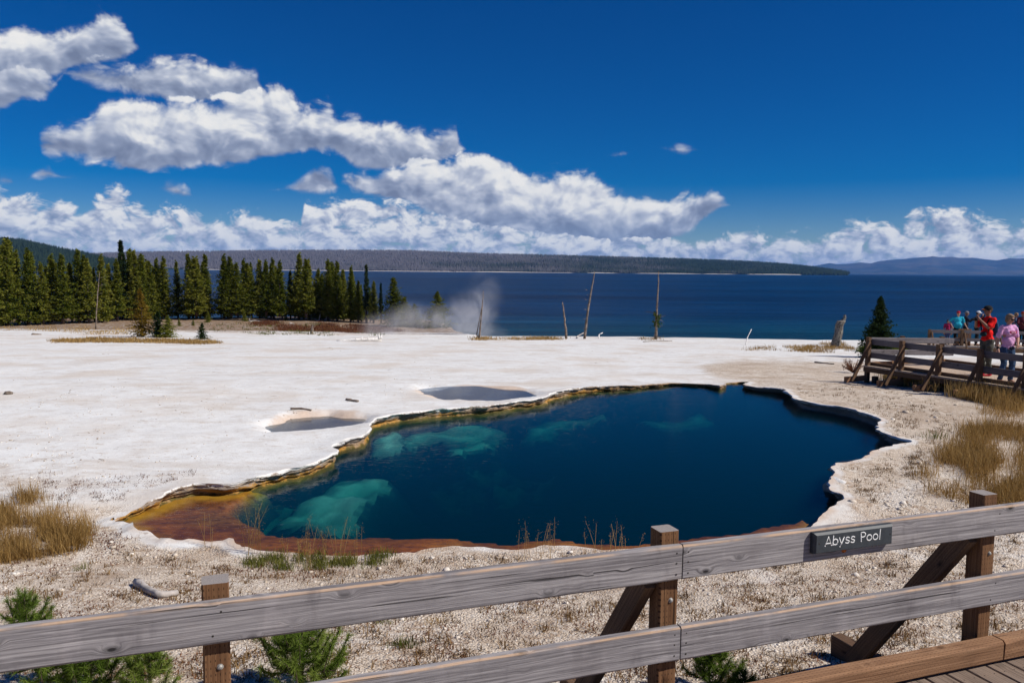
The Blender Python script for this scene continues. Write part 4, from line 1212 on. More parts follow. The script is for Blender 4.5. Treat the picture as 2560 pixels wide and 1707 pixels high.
# the next stretch of boardwalk, farther towards the lake
BZ = -0.72
BY = 42.0
b0 = aty(2322, 866, BY)[:2]
b1 = aty(2760, 872, BY - 1.5)[:2]
B0 = np.array([b0[0], b0[1], 0]); B1 = np.array([b1[0], b1[1], 0])
BT = (B1 - B0) / np.linalg.norm(B1 - B0); BN = np.array([BT[1], -BT[0], 0])
back_root = thing('railing', 'dark railing of the farther boardwalk in front of standing visitors', 'railing', B0)
bl = np.linalg.norm(B1 - B0)
bpx = [0.0, 1.55, 3.2, 4.9, 6.6, 8.3]
for i, s in enumerate(bpx):
    q = B0 + BT * s
    nbox('post', q + ZU * (BZ - 0.5), q + ZU * (BZ + 0.86), 0.13, 0.13, W_FPOST, back_root, BN, seed=500 + i)
    nbox('brace', q + BN * 0.05 + BT * 0.1 + ZU * (BZ + 0.72), q + BN * 0.72 + BT * 0.1 + ZU * (BZ - 0.5), 0.11, 0.06, W_FPOST, back_root, ZU, seed=510 + i)
for zt in (BZ + 0.84, BZ + 0.44):
    nbox('rail', B0 - BN * 0.09 + ZU * (zt - 0.08), B0 - BN * 0.09 + BT * 8.5 + ZU * (zt - 0.08), 0.16, 0.045, W_FRAIL, back_root, ZU, segs=8, rough=0.001, seed=520)
bdeck = thing('boardwalk', 'narrow farther boardwalk under the group of visitors by the lake', 'boardwalk', B0 - BN * 1.2)
for k in range(int(9.0 / 0.152)):
    c = B0 + BT * (0.152 * k - 0.2) + ZU * (BZ - 0.02)
    nbox('plank', c + BN * 0.12, c - BN * 2.4, 0.142, 0.04, W_FDECK, bdeck, BT, seed=600 + k)
nbox('edge_beam', B0 + BN * 0.155 - BT * .3 + ZU * (BZ - 0.16), B0 + BN * 0.155 + BT * 9 + ZU * (BZ - 0.16), 0.26, 0.06, W_FPOST, bdeck, ZU)
nbox('kerb_board', B0 + BN * 0.09 - BT * .3 + ZU * (BZ + 0.03), B0 + BN * 0.09 + BT * 9 + ZU * (BZ + 0.03), 0.06, 0.05, W_GREY, bdeck, ZU)
for k in (0.5, 3.5, 6.5):
    for o_ in (0.0, -2.2):
        q = B0 + BT * k + BN * o_
        nbox('pile', q + ZU * (float(H(q[0], q[1])) - 0.25), q + ZU * (BZ - 0.05), 0.13, 0.13, W_FPOST, bdeck, BN)
# slatted wooden bench back standing on it
bench = thing('bench', 'brown slatted wooden bench on the farther boardwalk', 'bench', B0 + BT * 2.3 - BN * 1.0 + ZU * BZ)
bc = np.array(bench.location)
bcx = aty(2422, 850, BY - 0.6); 
bench.location = Vector((bcx[0], bcx[1] + 0.4, BZ)); bc = np.array(bench.location)
for k in range(5):
    q = bc + BT * (k * 0.125 - 0.25)
    nbox('slat', q + ZU * 0.40, q + ZU * 0.92, 0.11, 0.03, W_CURB, bench, BT, seed=700 + k)
nbox('seat', bc + BT * -0.34 - BN * 0.2 + ZU * 0.42, bc + BT * 0.34 - BN * 0.2 + ZU * 0.42, 0.34, 0.04, W_CURB, bench, BN)
for s in (-0.28, 0.28):
    nbox('leg', bc + BT * s - BN * 0.2, bc + BT * s - BN * 0.2 + ZU * 0.40, 0.07, 0.30, W_CURB, bench, BT)

# ------------------------------------------------------------------ vegetation materials
def make_leaf(name, dark, mid, light, trans=0.25):
    m = bpy.data.materials.new(name)
    m.use_nodes = True
    t = m.node_tree; t.nodes.clear()
    N = NT(t)
    tint = N.attr('tint')
    rnd = N.n('ShaderNodeObjectInfo').outputs['Random']
    P = N.n('ShaderNodeTexCoord').outputs['Object']
    n = N.noise(P, 1.3, 3.0)
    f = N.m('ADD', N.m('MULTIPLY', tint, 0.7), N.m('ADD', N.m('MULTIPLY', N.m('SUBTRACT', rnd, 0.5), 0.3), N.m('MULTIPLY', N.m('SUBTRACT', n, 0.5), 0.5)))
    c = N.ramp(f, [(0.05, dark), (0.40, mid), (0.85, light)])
    d = N.n('ShaderNodeBsdfDiffuse', {}, Color=c)
    tl = N.n('ShaderNodeBsdfTranslucent', {}, Color=c)
    mx = N.n('ShaderNodeMixShader', {}, i0=trans, i1=d, i2=tl)
    N.n('ShaderNodeOutputMaterial', {}, Surface=mx)
    return m
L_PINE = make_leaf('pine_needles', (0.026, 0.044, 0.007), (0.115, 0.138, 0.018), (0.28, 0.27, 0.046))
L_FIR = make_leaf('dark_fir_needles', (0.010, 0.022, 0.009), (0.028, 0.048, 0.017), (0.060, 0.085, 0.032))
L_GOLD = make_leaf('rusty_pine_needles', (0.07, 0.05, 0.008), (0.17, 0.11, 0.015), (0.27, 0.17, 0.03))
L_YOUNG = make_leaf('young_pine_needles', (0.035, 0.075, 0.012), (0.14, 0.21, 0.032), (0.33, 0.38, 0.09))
L_GRASS = make_leaf('dry_grass', (0.17, 0.095, 0.028), (0.38, 0.235, 0.08), (0.60, 0.43, 0.19), 0.35)
L_BROWN = make_leaf('brown_weed', (0.07, 0.038, 0.016), (0.17, 0.10, 0.045), (0.32, 0.21, 0.10), 0.2)
L_RED = make_leaf('rusty_ground_cover', (0.07, 0.025, 0.013), (0.15, 0.058, 0.03), (0.24, 0.12, 0.06), 0.2)
L_GREEN = make_leaf('green_tuft', (0.05, 0.06, 0.012), (0.13, 0.14, 0.03), (0.26, 0.24, 0.06), 0.3)
M_BARK = simple_mat('conifer_bark', (0.10, 0.075, 0.058), 0.9, 0.1, 0.4, 9)
M_DEAD = simple_mat('bleached_dead_wood', (0.40, 0.36, 0.33), 0.85, 0.1, 0.35, 7)
M_SNAG = simple_mat('weathered_snag_wood', (0.19, 0.15, 0.12), 0.9, 0.1, 0.5, 6)
M_WHITE = simple_mat('salt_bleached_wood', (0.74, 0.71, 0.67), 0.85, 0.1, 0.15, 7)

def conifer(kind, seed, h, r, leaf, narrow=1.0, bare=0.06, dens=1.0, tuft=1.0):
    """conifer with base at the origin -> Empty with trunk and crown"""
    R = np.random.default_rng(seed)
    root = bpy.data.objects.new(kind, None)
    COL.objects.link(root)
    lean = R.normal(0, 0.012, 2) * h
    zs = np.linspace(0, 1, 10)
    path = np.stack([lean[0] * zs ** 2, lean[1] * zs ** 2, zs * h], 1)
    v, f = tube(path, (h * 0.013 + 0.02) * (1 - zs * 0.93), 7)
    o = obj('trunk', v, f, M_BARK, root, True)
    n = int(230 * dens)
    V, A = [], []
    base = bare
    for i in range(n):
        u = base + (1 - base) * ((i + R.uniform(0, 1)) / n) ** 1.05
        tz = u * h
        prof = (1 - u) ** 0.92 * (0.55 + 0.45 * min(1, (u - base) / 0.12 + 0.35))
        L = r * prof * R.uniform(0.55, 1.2) * (1.0 if R.random() > 0.06 else 1.35) + 0.03 * h * 0.25
        ang = R.uniform(0, 2 * math.pi)
        up = R.uniform(-0.25, 0.28) + 0.5 * u
        d = np.array([math.cos(ang), math.sin(ang), up]); d /= np.linalg.norm(d)
        side = np.array([-math.sin(ang), math.cos(ang), 0])
        o0 = np.array([lean[0] * u * u, lean[1] * u * u, tz])
        m = max(3, int(L / r * 13))
        bt = R.uniform(0.0, 0.55)
        for j in range(m):
            s = (j + R.uniform(0.2, 1)) / m
            p = o0 + d * L * s + side * R.normal(0, 0.10 * L) + np.array([0, 0, R.normal(0, 0.03 * h * 0.5) - 0.10 * L * s * s])
            sz = tuft * h * R.uniform(0.010, 0.022) * (1.15 - 0.4 * s)
            tn = np.clip(bt + 0.45 * s + R.uniform(-0.1, 0.3), 0, 1)  # needles darken towards the trunk, inner crown shade put into the tint
            for _ in range(5):
                w = R.normal(0, 1, 3) + d * 1.1 + np.array([0, 0, 0.35]); w /= np.linalg.norm(w)
                q = np.cross(w, R.normal(0, 1, 3)); q /= np.linalg.norm(q) + 1e-9
                V += [p - q * sz * 0.42, p + q * sz * 0.42, p + w * sz * 1.7]
                A += [tn, tn, min(1, tn + 0.15)]
    for j in range(14):      # leader
        w = R.normal(0, 0.35, 3) + np.array([0, 0, 1.0])
        q = np.cross(w, R.normal(0, 1, 3)); q /= np.linalg.norm(q)
        p = np.array([lean[0], lean[1], h * R.uniform(0.93, 1.0)])
        V += [p - q * 0.006 * h, p + q * 0.006 * h, p + w * 0.03 * h]; A += [0.5] * 3
    V = np.array(V)
    Fc = np.arange(len(V)).reshape(-1, 3)
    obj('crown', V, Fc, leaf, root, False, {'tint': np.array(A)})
    return root
PROTOS = {
    'pine0': conifer('pine_tree', 1, 7.0, 1.05, L_PINE), 'pine1': conifer('pine_tree', 2, 7.0, 0.85, L_PINE, dens=0.95),
    'pine2': conifer('pine_tree', 3, 7.0, 1.25, L_PINE, dens=1.15), 'pine3': conifer('pine_tree', 4, 7.0, 0.95, L_PINE, bare=0.1),
    'pine4': conifer('pine_tree', 5, 7.0, 1.4, L_PINE, dens=1.2), 'fir': conifer('fir_tree', 6, 8.0, 0.75, L_FIR, dens=1.1),
    'thin': conifer('pine_tree', 7, 6.0, 0.50, L_FIR, bare=0.25, dens=0.5),
    'gold': conifer('pine_tree', 8, 4.0, 1.0, L_GOLD, bare=0.03), 'bush': conifer('young_pine', 9, 2.4, 0.95, L_PINE, bare=0.0, tuft=1.5),
    'bush2': conifer('young_pine', 10, 2.0, 0.75, L_FIR, bare=0.0, tuft=1.6),
}
used = set()
def short_label(s):
    w = s.split(',')[0].split()
    return ' '.join(w)
def plant_tree(kind, px, base_py, top_py, label, group=None, cat='tree', widen=1.0, rot=None, Y=None):
    p = gp(px, base_py) if Y is None else aty(px, base_py, Y)
    proto = PROTOS[kind]
    ph = {'fir': 8.0, 'thin': 6.0, 'gold': 4.0, 'bush': 2.4, 'bush2': 2.0}.get(kind, 7.0)
    hgt = (base_py - top_py) / FPX * p[1]
    if kind in used:
        t = copy_tree(proto)
    else:
        t = proto; used.add(kind)
    t.location = Vector((p[0], p[1], float(H(p[0], p[1])) - 0.05 if Y is None else p[2]))
    s = hgt / ph
    t.scale = (s * widen, s * widen, s)
    t.rotation_euler = (0, 0, rng.uniform(0, 6.28) if rot is None else rot)
    tag(t, label, cat, group)
    return t

z1 = lambda x, y: (x / 3.675, 550 + y / 3.675)
z2 = lambda x, y: (640 + x / 3.675, 600 + y / 3.675)
GF = 'pines in the row at the left'
front = [  # top (2560 px), base y, kind, label
    (z1(-30, 230), 815, 'pine2', 'pine cut off by the left edge of the photo'),
    (z1(70, 175), 815, 'pine4', 'tallest broad pine next to the left edge'),
    (z1(260, 280), 813, 'pine2', 'broad pine with fallen grey branches beside its right foot'),
    (z1(400, 400), 812, 'pine0', 'shorter pine squeezed between two broad ones near the left edge'),
    (z1(480, 330), 810, 'pine0', 'pointed pine above the pile of fallen grey branches'),
    (z1(580, 330), 810, 'pine3', 'pine just right of the fallen grey branches'),
    (z1(730, 280), 808, 'pine1', 'high pointed pine left of the slender bare snag'),
    (z1(820, 370), 808, 'pine3', 'pine immediately left of the slender bare snag'),
    (z1(940, 330), 806, 'pine0', 'pine immediately right of the slender bare snag'),
    (z1(1080, 370), 803, 'pine3', 'pine at the left foot of the tall dark spire'),
    (z1(1150, 200), 800, 'fir', 'tallest narrow dark fir, a spire above all others'),
    (z1(1250, 290), 800, 'pine1', 'narrow pine close right of the dark spire'),
    (z1(1310, 345), 800, 'pine0', 'pine behind the rusty yellow pine'),
    (z1(1385, 390), 799, 'pine3', 'short pine just right of the rusty yellow pine'),
    (z1(1455, 360), 798, 'pine1', 'pine above the dark round shrub'),
    (z1(1520, 350), 798, 'pine0', 'pine left of the gap that shows pale far shore'),
    (z1(1740, 320), 797, 'pine1', 'left one of the twin pines right of the shore gap'),
    (z1(1805, 350), 797, 'pine0', 'right one of the twin pines right of the shore gap'),
    (z1(1890, 325), 797, 'pine1', 'dense pine left of the gap of blue lake'),
    (z1(2060, 330), 796, 'pine0', 'pine just right of the gap of blue lake'),
    (z1(2115, 350), 796, 'pine3', 'second pine right of the gap of blue lake'),
    (z1(2240, 370), 796, 'pine0', 'pine behind the bleached forked deadfall'),
    (z2(35, 190), 796, 'pine1', 'leftmost of three pointed pines in the middle clump'),
    (z2(95, 195), 796, 'pine0', 'middle one of three pointed pines in the middle clump'),
    (z2(165, 180), 797, 'pine0', 'rightmost of three pointed pines in the middle clump'),
    (z2(318, 290), 798, 'pine3', 'short pine left of the highest pine near the lake'),
    (z2(395, 135), 799, 'pine0', 'highest pine of the clump nearest the open lake'),
    (z2(490, 185), 799, 'pine1', 'narrow pine right of the highest one near the lake'),
    (z2(590, 320), 800, 'pine2', 'low broad pine over the white upturned roots'),
    (z2(665, 190), 802, 'pine0', 'left one of a close pair of tall pines'),
    (z2(745, 205), 803, 'pine1', 'right one of a close pair of tall pines'),
    (z2(870, 250), 805, 'pine0', 'lone pointed pine right of the close pair of tall pines'),
    (z2(940, 380), 806, 'pine3', 'low pine left of the bare-topped pine'),
    (z2(1015, 235), 807, 'thin', 'thin bare-topped pine at the right end of the row'),
    (z2(1080, 385), 808, 'pine3', 'small pine right of the bare-topped pine'),
    (z2(1150, 400), 809, 'thin', 'thin scraggly pine last in the row before the lake'),
    (z2(1275, 350), 816, 'pine4', 'open-branched pine standing apart left of the steam'),
    (z2(1365, 530), 815, 'bush', 'short pine beside the open-branched pine'),
    (z2(1455, 590), 816, 'bush', 'smallest pine half hidden in the steam'),
    (z2(1665, 480), 819, 'bush', 'round-topped pine inside the steam by the lake'),
]
for i, (tp, by, kd, lb) in enumerate(front):
    wide = 1.35 if i >= 36 else 1.0
    plant_tree(kd, tp[0], by, tp[1], lb, GF, widen=float(rng.uniform(0.95, 1.25)) * (1.3 if kd.startswith('pine') else 1.15) * wide)
# slimmer pines that close the row between the larger ones
for i in range(34):
    (tx, ty), fb, _, lb = front[i]; (ux, uy), ub, _, _ = front[i + 1]
    if i == 18 or abs(ux - tx) < 14: continue
    plant_tree(['pine1', 'pine3', 'thin', 'pine0'][i % 4] if i % 4 != 2 else 'pine1', (tx + ux) / 2 + rng.uniform(-3, 3), (fb + ub) / 2 - 2, max(ty, uy) + rng.uniform(2, 34), 'slimmer pine right of the ' + lb.split(',')[0], 'slim pines closing the row', widen=float(rng.uniform(1.0, 1.35)))
# second row, seen only as dark tops between the front ones
for i in range(32):
    (tx, ty), fb, _, lb = front[i]
    if i in (15, 18): continue
    plant_tree(['pine0', 'pine4', 'pine3', 'pine2'][i % 4], tx + rng.uniform(8, 20), fb - 6, ty + rng.uniform(6, 26), 'shaded pine close behind the ' + lb.split(',')[0], 'pines in the back row', Y=rng.uniform(83, 88), widen=float(rng.uniform(1.4, 1.9)))
for i in range(9):
    plant_tree(['pine2', 'pine0', 'pine4', 'pine3'][i % 4], -90 - i * 62 + rng.uniform(-15, 15), 815, 618 + rng.uniform(-12, 40), 'pine of the wood where it goes on past the left edge', 'pines past the left edge', Y=rng.uniform(70, 80), widen=1.5)
plant_tree('gold', 357, 842, 722, 'rusty yellow pine standing in front of the wood', None, widen=1.45)
plant_tree('bush2', 395, 843, 778, 'dark green shrubby pine touching the rusty yellow pine on its right', None, 'shrub', widen=1.35)
plant_tree('bush', 420, 844, 788, 'rounded young pine at the right of the shrubby pair', None, 'shrub', widen=1.5)
plant_tree('bush2', 505, 848, 806, 'small dark young pine at the right end of the dry grass strip', None, 'shrub', widen=1.4)
for px, py, tp, lb in ((448, 815, 795, 'tiny pine below the gap that shows pale far shore'), (483, 814, 797, 'tiny pine between the small dark young pine and the wood'), (520, 806, 776, 'small pine at the left of the bleached forked deadfall'),
                       (612, 803, 776, 'little pine touching the right end of the bleached deadfall'), (714, 801, 778, 'little pine in front of the three pointed pines')):
    plant_tree('bush', px, py, tp, lb, None, 'shrub')
# young pine by the right boardwalk
p = gp(2198, 845)
PROTOS['shore'] = conifer('pine_tree', 21, 2.2, 0.80, L_FIR, bare=0.02, dens=2.2, tuft=1.5)
t = PROTOS['shore']
Ysh = 36.0
b_ = aty(2198, 842, Ysh)
t.location = Vector((b_[0], b_[1], float(H(b_[0], b_[1])) - 0.03))
hh = aty(2198, 746, Ysh)[2] - t.location.z
t.scale = (hh / 2.2 * 1.0,) * 3
tag(t, 'lone bushy young pine behind the end of the right boardwalk', 'tree')

# ------------------------------------------------------------------ dead trees and driftwood
def snag(name, label, pts, rad, mat, branches=(), cat='dead tree', knob=0.06, group=None):
    """pts: photograph pixels from foot to top"""
    foot = gp(*pts[0])
    Y = foot[1]
    P = [np.array([foot[0], foot[1], float(H(foot[0], foot[1])) - 0.05])] + [aty(a, b, Y) for a, b in pts[1:]]
    root = thing(name, label, cat, P[0], group)
    m = 14
    tt = np.linspace(0, 1, len(P)); ti = np.linspace(0, 1, m)
    path = np.stack([np.interp(ti, tt, [q[k] for q in P]) for k in range(3)], 1)
    path[1:-1] += rng.normal(0, rad[0] * 0.15, (m - 2, 3))
    v, f = tube(path, np.interp(ti, [0, 1], rad) * (1 + rng.normal(0, knob, m)), 8)
    obj('trunk', v, f, mat, root, True)
    trunk_ = root.children[0]
    for br in branches:
        q = [aty(a, b, Y + dy) for a, b, dy in br[0]]
        v, f = tube(q, np.linspace(br[1], br[1] * 0.3, len(q)), 5)
        subpart(obj('branch', v, f, mat if len(br) < 3 else br[2], root, True), trunk_)
    return root, Y
def z3(x, y): return (1280 + x / 3.675, 600 + y / 3.675)
def brs(lst, f=z3): return [[(*f(a, b), d) for a, b, d in l] for l in lst]
snag('dead_tree', 'short dead trunk leaning left, first of the lakeside snags', [z3(500, 905), z3(485, 740), z3(462, 570)], (0.085, 0.035), M_SNAG)
bl_ = [([(*z3(668 + k * 3, 820 - k * 45), 0), (*z3(668 + k * 3 + (28 if k % 2 else -22), 812 - k * 45), 0.1 if k % 2 else -0.1)], 0.018) for k in range(9)]
snag('dead_tree', 'tall bare dead trunk leaning right over the lake', [z3(665, 908), z3(690, 700), z3(725, 480), z3(760, 292)], (0.10, 0.03), M_SNAG, bl_)
br2 = [([(*z3(1325, 672), 0), (*z3(1260, 662), 0.2), (*z3(1215, 657), 0.3)], 0.025), ([(*z3(1330, 700), 0), (*z3(1375, 705), -0.2), (*z3(1415, 692), -0.4)], 0.022),
       ([(*z3(1330, 735), 0), (*z3(1370, 735), 0.3), (*z3(1400, 760), 0.4)], 0.02), ([(*z3(1328, 780), 0), (*z3(1385, 795), -0.3)], 0.02), ([(*z3(1325, 760), 0), (*z3(1298, 775), 0.2)], 0.02),
       ([(*z3(1335, 610), 0), (*z3(1352, 600), 0.2)], 0.014), ([(*z3(1338, 560), 0), (*z3(1305, 550), 0.2)], 0.012), ([(*z3(1340, 470), 0), (*z3(1352, 462), 0.2)], 0.012), ([(*z3(1318, 880), 0), (*z3(1350, 890), -0.2), (*z3(1370, 905), -0.2)], 0.03)]
rt, Yr = snag('dead_tree', 'straight dead tree with a mossy cluster of broken branches', [z3(1318, 912), z3(1325, 700), z3(1340, 480), z3(1348, 285)], (0.105, 0.025), M_SNAG, br2)
S = Soup()
for k in range(170):
    c = aty(*z3(1332 + rng.normal(0, 16), rng.uniform(670, 800)), Yr + rng.normal(0, 0.15))
    w = rng.normal(0, 1, 3); w /= np.linalg.norm(w); q = np.cross(w, rng.normal(0, 1, 3)); q /= np.linalg.norm(q)
    S.add([c - q * 0.05, c + q * 0.05, c + w * 0.16], [(0, 1, 2)], rng.uniform(0, .6))
S.build('moss', L_PINE, rt)
snag('dead_tree', 'forked dead trunk standing in the steam by the lake', [z2(2050, 905), z2(2065, 760), z2(2080, 600), z2(2088, 465)], (0.07, 0.018), M_SNAG,
     [([(*z2(2050, 905), 0), (*z2(2028, 870), 0.1), (*z2(2050, 740), 0.1), (*z2(2076, 600), 0.1)], 0.055)])
snag('dead_tree', 'slender bare grey snag in front of the left wood', [z1(880, 1003), z1(885, 860), z1(900, 640), z1(915, 480)], (0.065, 0.02), M_SNAG,
     [([(*z1(890 + k * 2.4, 860 - k * 36), 0), (*z1(890 + k * 2.4 + (34 if k % 2 else -30), 850 - k * 36), 0.1)], 0.015) for k in range(10)])
def log(name, label, pts, rad, mat, branches=(), cat='driftwood', group=None, dz=0.0):
    P = []
    g0 = gp(*pts[0])
    for a, b in pts:
        if dz:
            q = gp(a, b); q[2] = float(H(q[0], q[1]))          # lies on the ground
        else:
            q = aty(a, b, g0[1] + 0.25 * len(P))
        P.append(q + np.array([0, 0, dz]))
    root = thing(name, label, cat, P[0], group)
    m = 10
    tt = np.linspace(0, 1, len(P)); ti = np.linspace(0, 1, m)
    path = np.stack([np.interp(ti, tt, [q[k] for q in P]) for k in range(3)], 1)
    v, f = tube(path, np.interp(ti, [0, 1], rad) * (1 + rng.normal(0, 0.12, m)), 7)
    obj('stem', v, f, mat, root, True)
    for br, r_ in branches:
        q = [aty(a, b, g0[1] + 0.1 * k) for k, (a, b) in enumerate(br)]
        v, f = tube(q, np.linspace(r_, r_ * 0.35, len(q)), 5)
        obj('branch', v, f, mat, root, True)
    return root
def z7(x, y): return (480 + x / 4.704, 720 + y / 4.704)
def z8(x, y): return (x / 4.704, 700 + y / 4.704)
log('driftwood', 'long bleached log with upright stubs at the edge of the steam', [z7(1700, 622), z7(1900, 608), z7(2100, 605), z7(2225, 600)], (0.05, 0.14), M_WHITE,
    [([z7(2205, 600), z7(2195, 560), z7(2200, 540)], 0.08), ([z7(2225, 600), z7(2228, 560), z7(2220, 548)], 0.06), ([z7(2070, 605), z7(2072, 565)], 0.04), ([z7(1990, 608), z7(2005, 575)], 0.05), ([z7(1940, 610), z7(1915, 585)], 0.04)])
log('driftwood', 'white upturned roots in the rusty ground cover', [z7(1330, 388), z7(1410, 405), z7(1500, 405), z7(1560, 400)], (0.04, 0.09), M_DEAD,
    [([z7(1490, 400), z7(1498, 360), z7(1508, 305)], 0.08), ([z7(1485, 400), z7(1470, 375), z7(1440, 360)], 0.05), ([z7(1550, 405), z7(1575, 360), z7(1582, 322)], 0.05)])
log('driftwood', 'bleached forked deadfall leaning against the wood', [z7(330, 345), z7(460, 350), z7(560, 345), z7(598, 315), z7(578, 290)], (0.07, 0.04), M_DEAD,
    [([z7(460, 348), z7(420, 270), z7(398, 235), z7(408, 190)], 0.07), ([z7(385, 345), z7(390, 260), z7(400, 225)], 0.06), ([z7(345, 340), z7(350, 250), z7(375, 225)], 0.05)])
log('driftwood', 'pile of fallen grey branches at the foot of the wood', [z8(545, 520), z8(620, 505), z8(715, 515)], (0.05, 0.03), M_DEAD,
    [([z8(620, 505), z8(590, 490), z8(548, 475)], 0.03), ([z8(640, 500), z8(625, 470), z8(612, 455)], 0.03), ([z8(600, 508), z8(660, 490), z8(712, 505)], 0.03), ([z8(590, 515), z8(640, 485), z8(690, 500)], 0.025), ([z8(660, 505), z8(700, 520), z8(735, 528)], 0.025)])
log('driftwood', 'low twisted grey deadwood beside the reddish soil', [z7(675, 395), z7(740, 380), z7(830, 400)], (0.08, 0.03), M_DEAD, [([z7(690, 395), z7(672, 370), z7(680, 355)], 0.05)])
log('driftwood', 'stumpy grey root right of the middle pine clump', [z7(1150, 430), z7(1165, 410), z7(1235, 440)], (0.07, 0.03), M_DEAD, [([z7(1155, 425), z7(1150, 395)], 0.05)])
log('driftwood', 'stump with pale twigs among the low green shrubs', [z7(1410, 540), z7(1415, 480), z7(1415, 430)], (0.12, 0.05), M_SNAG, [([z7(1415, 470), z7(1440, 430), z7(1470, 415)], 0.03)])
log('driftwood', 'grey log lying on the white flat far left', [z8(375, 645), z8(430, 650), z8(480, 648)], (0.13, 0.10), M_SNAG)
log('driftwood', 'dark short log on the white flat above the left side pool', [(866, 1001), (895, 1005)], (0.035, 0.03), M_SNAG, dz=0.02)
log('driftwood', 'dark curved stick on the rim of the left side pool', [(727, 1026), (750, 1024), (778, 1028)], (0.03, 0.02), M_SNAG, dz=0.02)
log('driftwood', 'thin dark stick lying left of the right boardwalk', [z1(0, 0), z1(0, 0)] if False else [(2037, 907), (2060, 909), (2085, 911)], (0.035, 0.02), M_SNAG, dz=0.02)
log('driftwood', 'bent pale branch stuck in the terrace between two lakeside snags', [z3(592, 905), z3(600, 885), z3(635, 865), z3(665, 850)], (0.05, 0.035), M_DEAD)
log('driftwood', 'small hooked white branch right of the tall leaning trunk', [z3(795, 905), z3(800, 868), z3(832, 852)], (0.045, 0.03), M_WHITE)
log('driftwood', 'thin white branch standing alone on the right terrace edge', [z3(2148, 965), z3(2160, 900), z3(2200, 820)], (0.035, 0.02), M_WHITE)
log('driftwood', 'long thin stick lying below the mossy dead tree', [z3(1205, 937), z3(1300, 933), z3(1470, 930)], (0.03, 0.02), M_SNAG, dz=0.02)
# stump by the right boardwalk: broken, leaning, lichen grey
def z4(x, y): return (1920 + x / 3.675, 640 + y / 3.675)
P0 = gp(*z4(615, 835))
root = thing('tree_stump', 'broken leaning grey stump in tawny grass left of the young pine', 'stump', P0)
prof = [(615, 840, 44), (630, 770, 40), (645, 700, 38), (660, 640, 36), (672, 600, 34), (690, 590, 22), (704, 565, 13), (707, 540, 9)]
V = []; nseg = 10
for (a, b, w) in prof:
    c = aty(*z4(a, b), P0[1]); w_ = w / 3.675 / FPX * P0[1]
    for k in range(nseg):
        th = 2 * math.pi * k / nseg
        q = w_ * (1 + 0.16 * math.sin(3 * th + b) + 0.08 * rng.normal())
        V.append(c + np.array([math.cos(th) * q, math.sin(th) * q, 0]))
Fc = [(r * nseg + k, r * nseg + (k + 1) % nseg, (r + 1) * nseg + (k + 1) % nseg, (r + 1) * nseg + k) for r in range(len(prof) - 1) for k in range(nseg)]
Fc += [tuple((len(prof) - 1) * nseg + k for k in range(nseg))]
obj('trunk', V, Fc, simple_mat('lichen_stump', (0.17, 0.155, 0.135), 0.95, 0.1, 0.65, 14), root, False)
c0 = aty(*z4(645, 600), P0[1])
v, f = tube([c0 - np.array([0.06, 0, 0.2]), c0 + np.array([0.0, 0, 0.03])], (0.10, 0.05), 6)
obj('splinter', v, f, M_SNAG, root)

# ------------------------------------------------------------------ grass and ground cover
def blades(name, label, P, h, mat, lean=0.35, width=0.006, per=6, spread=0.05, kind='stuff', cat='grass', parent=None, bend=True):
    """P: tuft positions (n,3), h: height of each"""
    n = len(P)
    Q = np.repeat(P, per, 0); hh = np.repeat(h, per) * rng.uniform(0.45, 1.15, n * per)
    tn = np.clip(np.repeat(rng.uniform(0.0, 1, n), per) * 0.6 + rng.uniform(0, 0.5, n * per), 0, 1)
    Q = Q + np.column_stack([rng.normal(0, spread, (n * per, 2)), np.zeros(n * per)])
    Q[:, 2] -= 0.01
    dirs = rng.uniform(0, 2 * np.pi, n * per); ln = np.abs(rng.normal(0, lean, n * per)) + (8.0 if lean > 5 else 0.0)
    d = np.column_stack([np.cos(dirs) * ln, np.sin(dirs) * ln, np.ones(n * per)]); d /= np.linalg.norm(d, axis=1)[:, None]
    fa = rng.uniform(0, 2 * np.pi, n * per)
    w = np.column_stack([np.cos(fa), np.sin(fa), np.zeros(n * per)]) * (width * rng.uniform(0.6, 1.3, n * per))[:, None]
    midp = Q + d * (hh * 0.55)[:, None]
    tip = Q + d * hh[:, None] + np.column_stack([np.cos(dirs) * hh * ln * 0.5, np.sin(dirs) * hh * ln * 0.5, -hh * ln * 0.15])
    V = np.stack([Q - w, Q + w, midp + w * 0.7, midp - w * 0.7, tip], 1)
    b = np.arange(n * per)[:, None] * 5
    Fc = [*(b + np.array([[0, 1, 2]])), *(b + np.array([[0, 2, 3]])), *(b + np.array([[3, 2, 4]]))]
    o = obj(name, V.reshape(-1, 3), np.array(Fc), mat, parent, False, {'tint': np.repeat(tn, 5)})
    if parent is None: tag(o, label, cat, kind=kind)
    return o
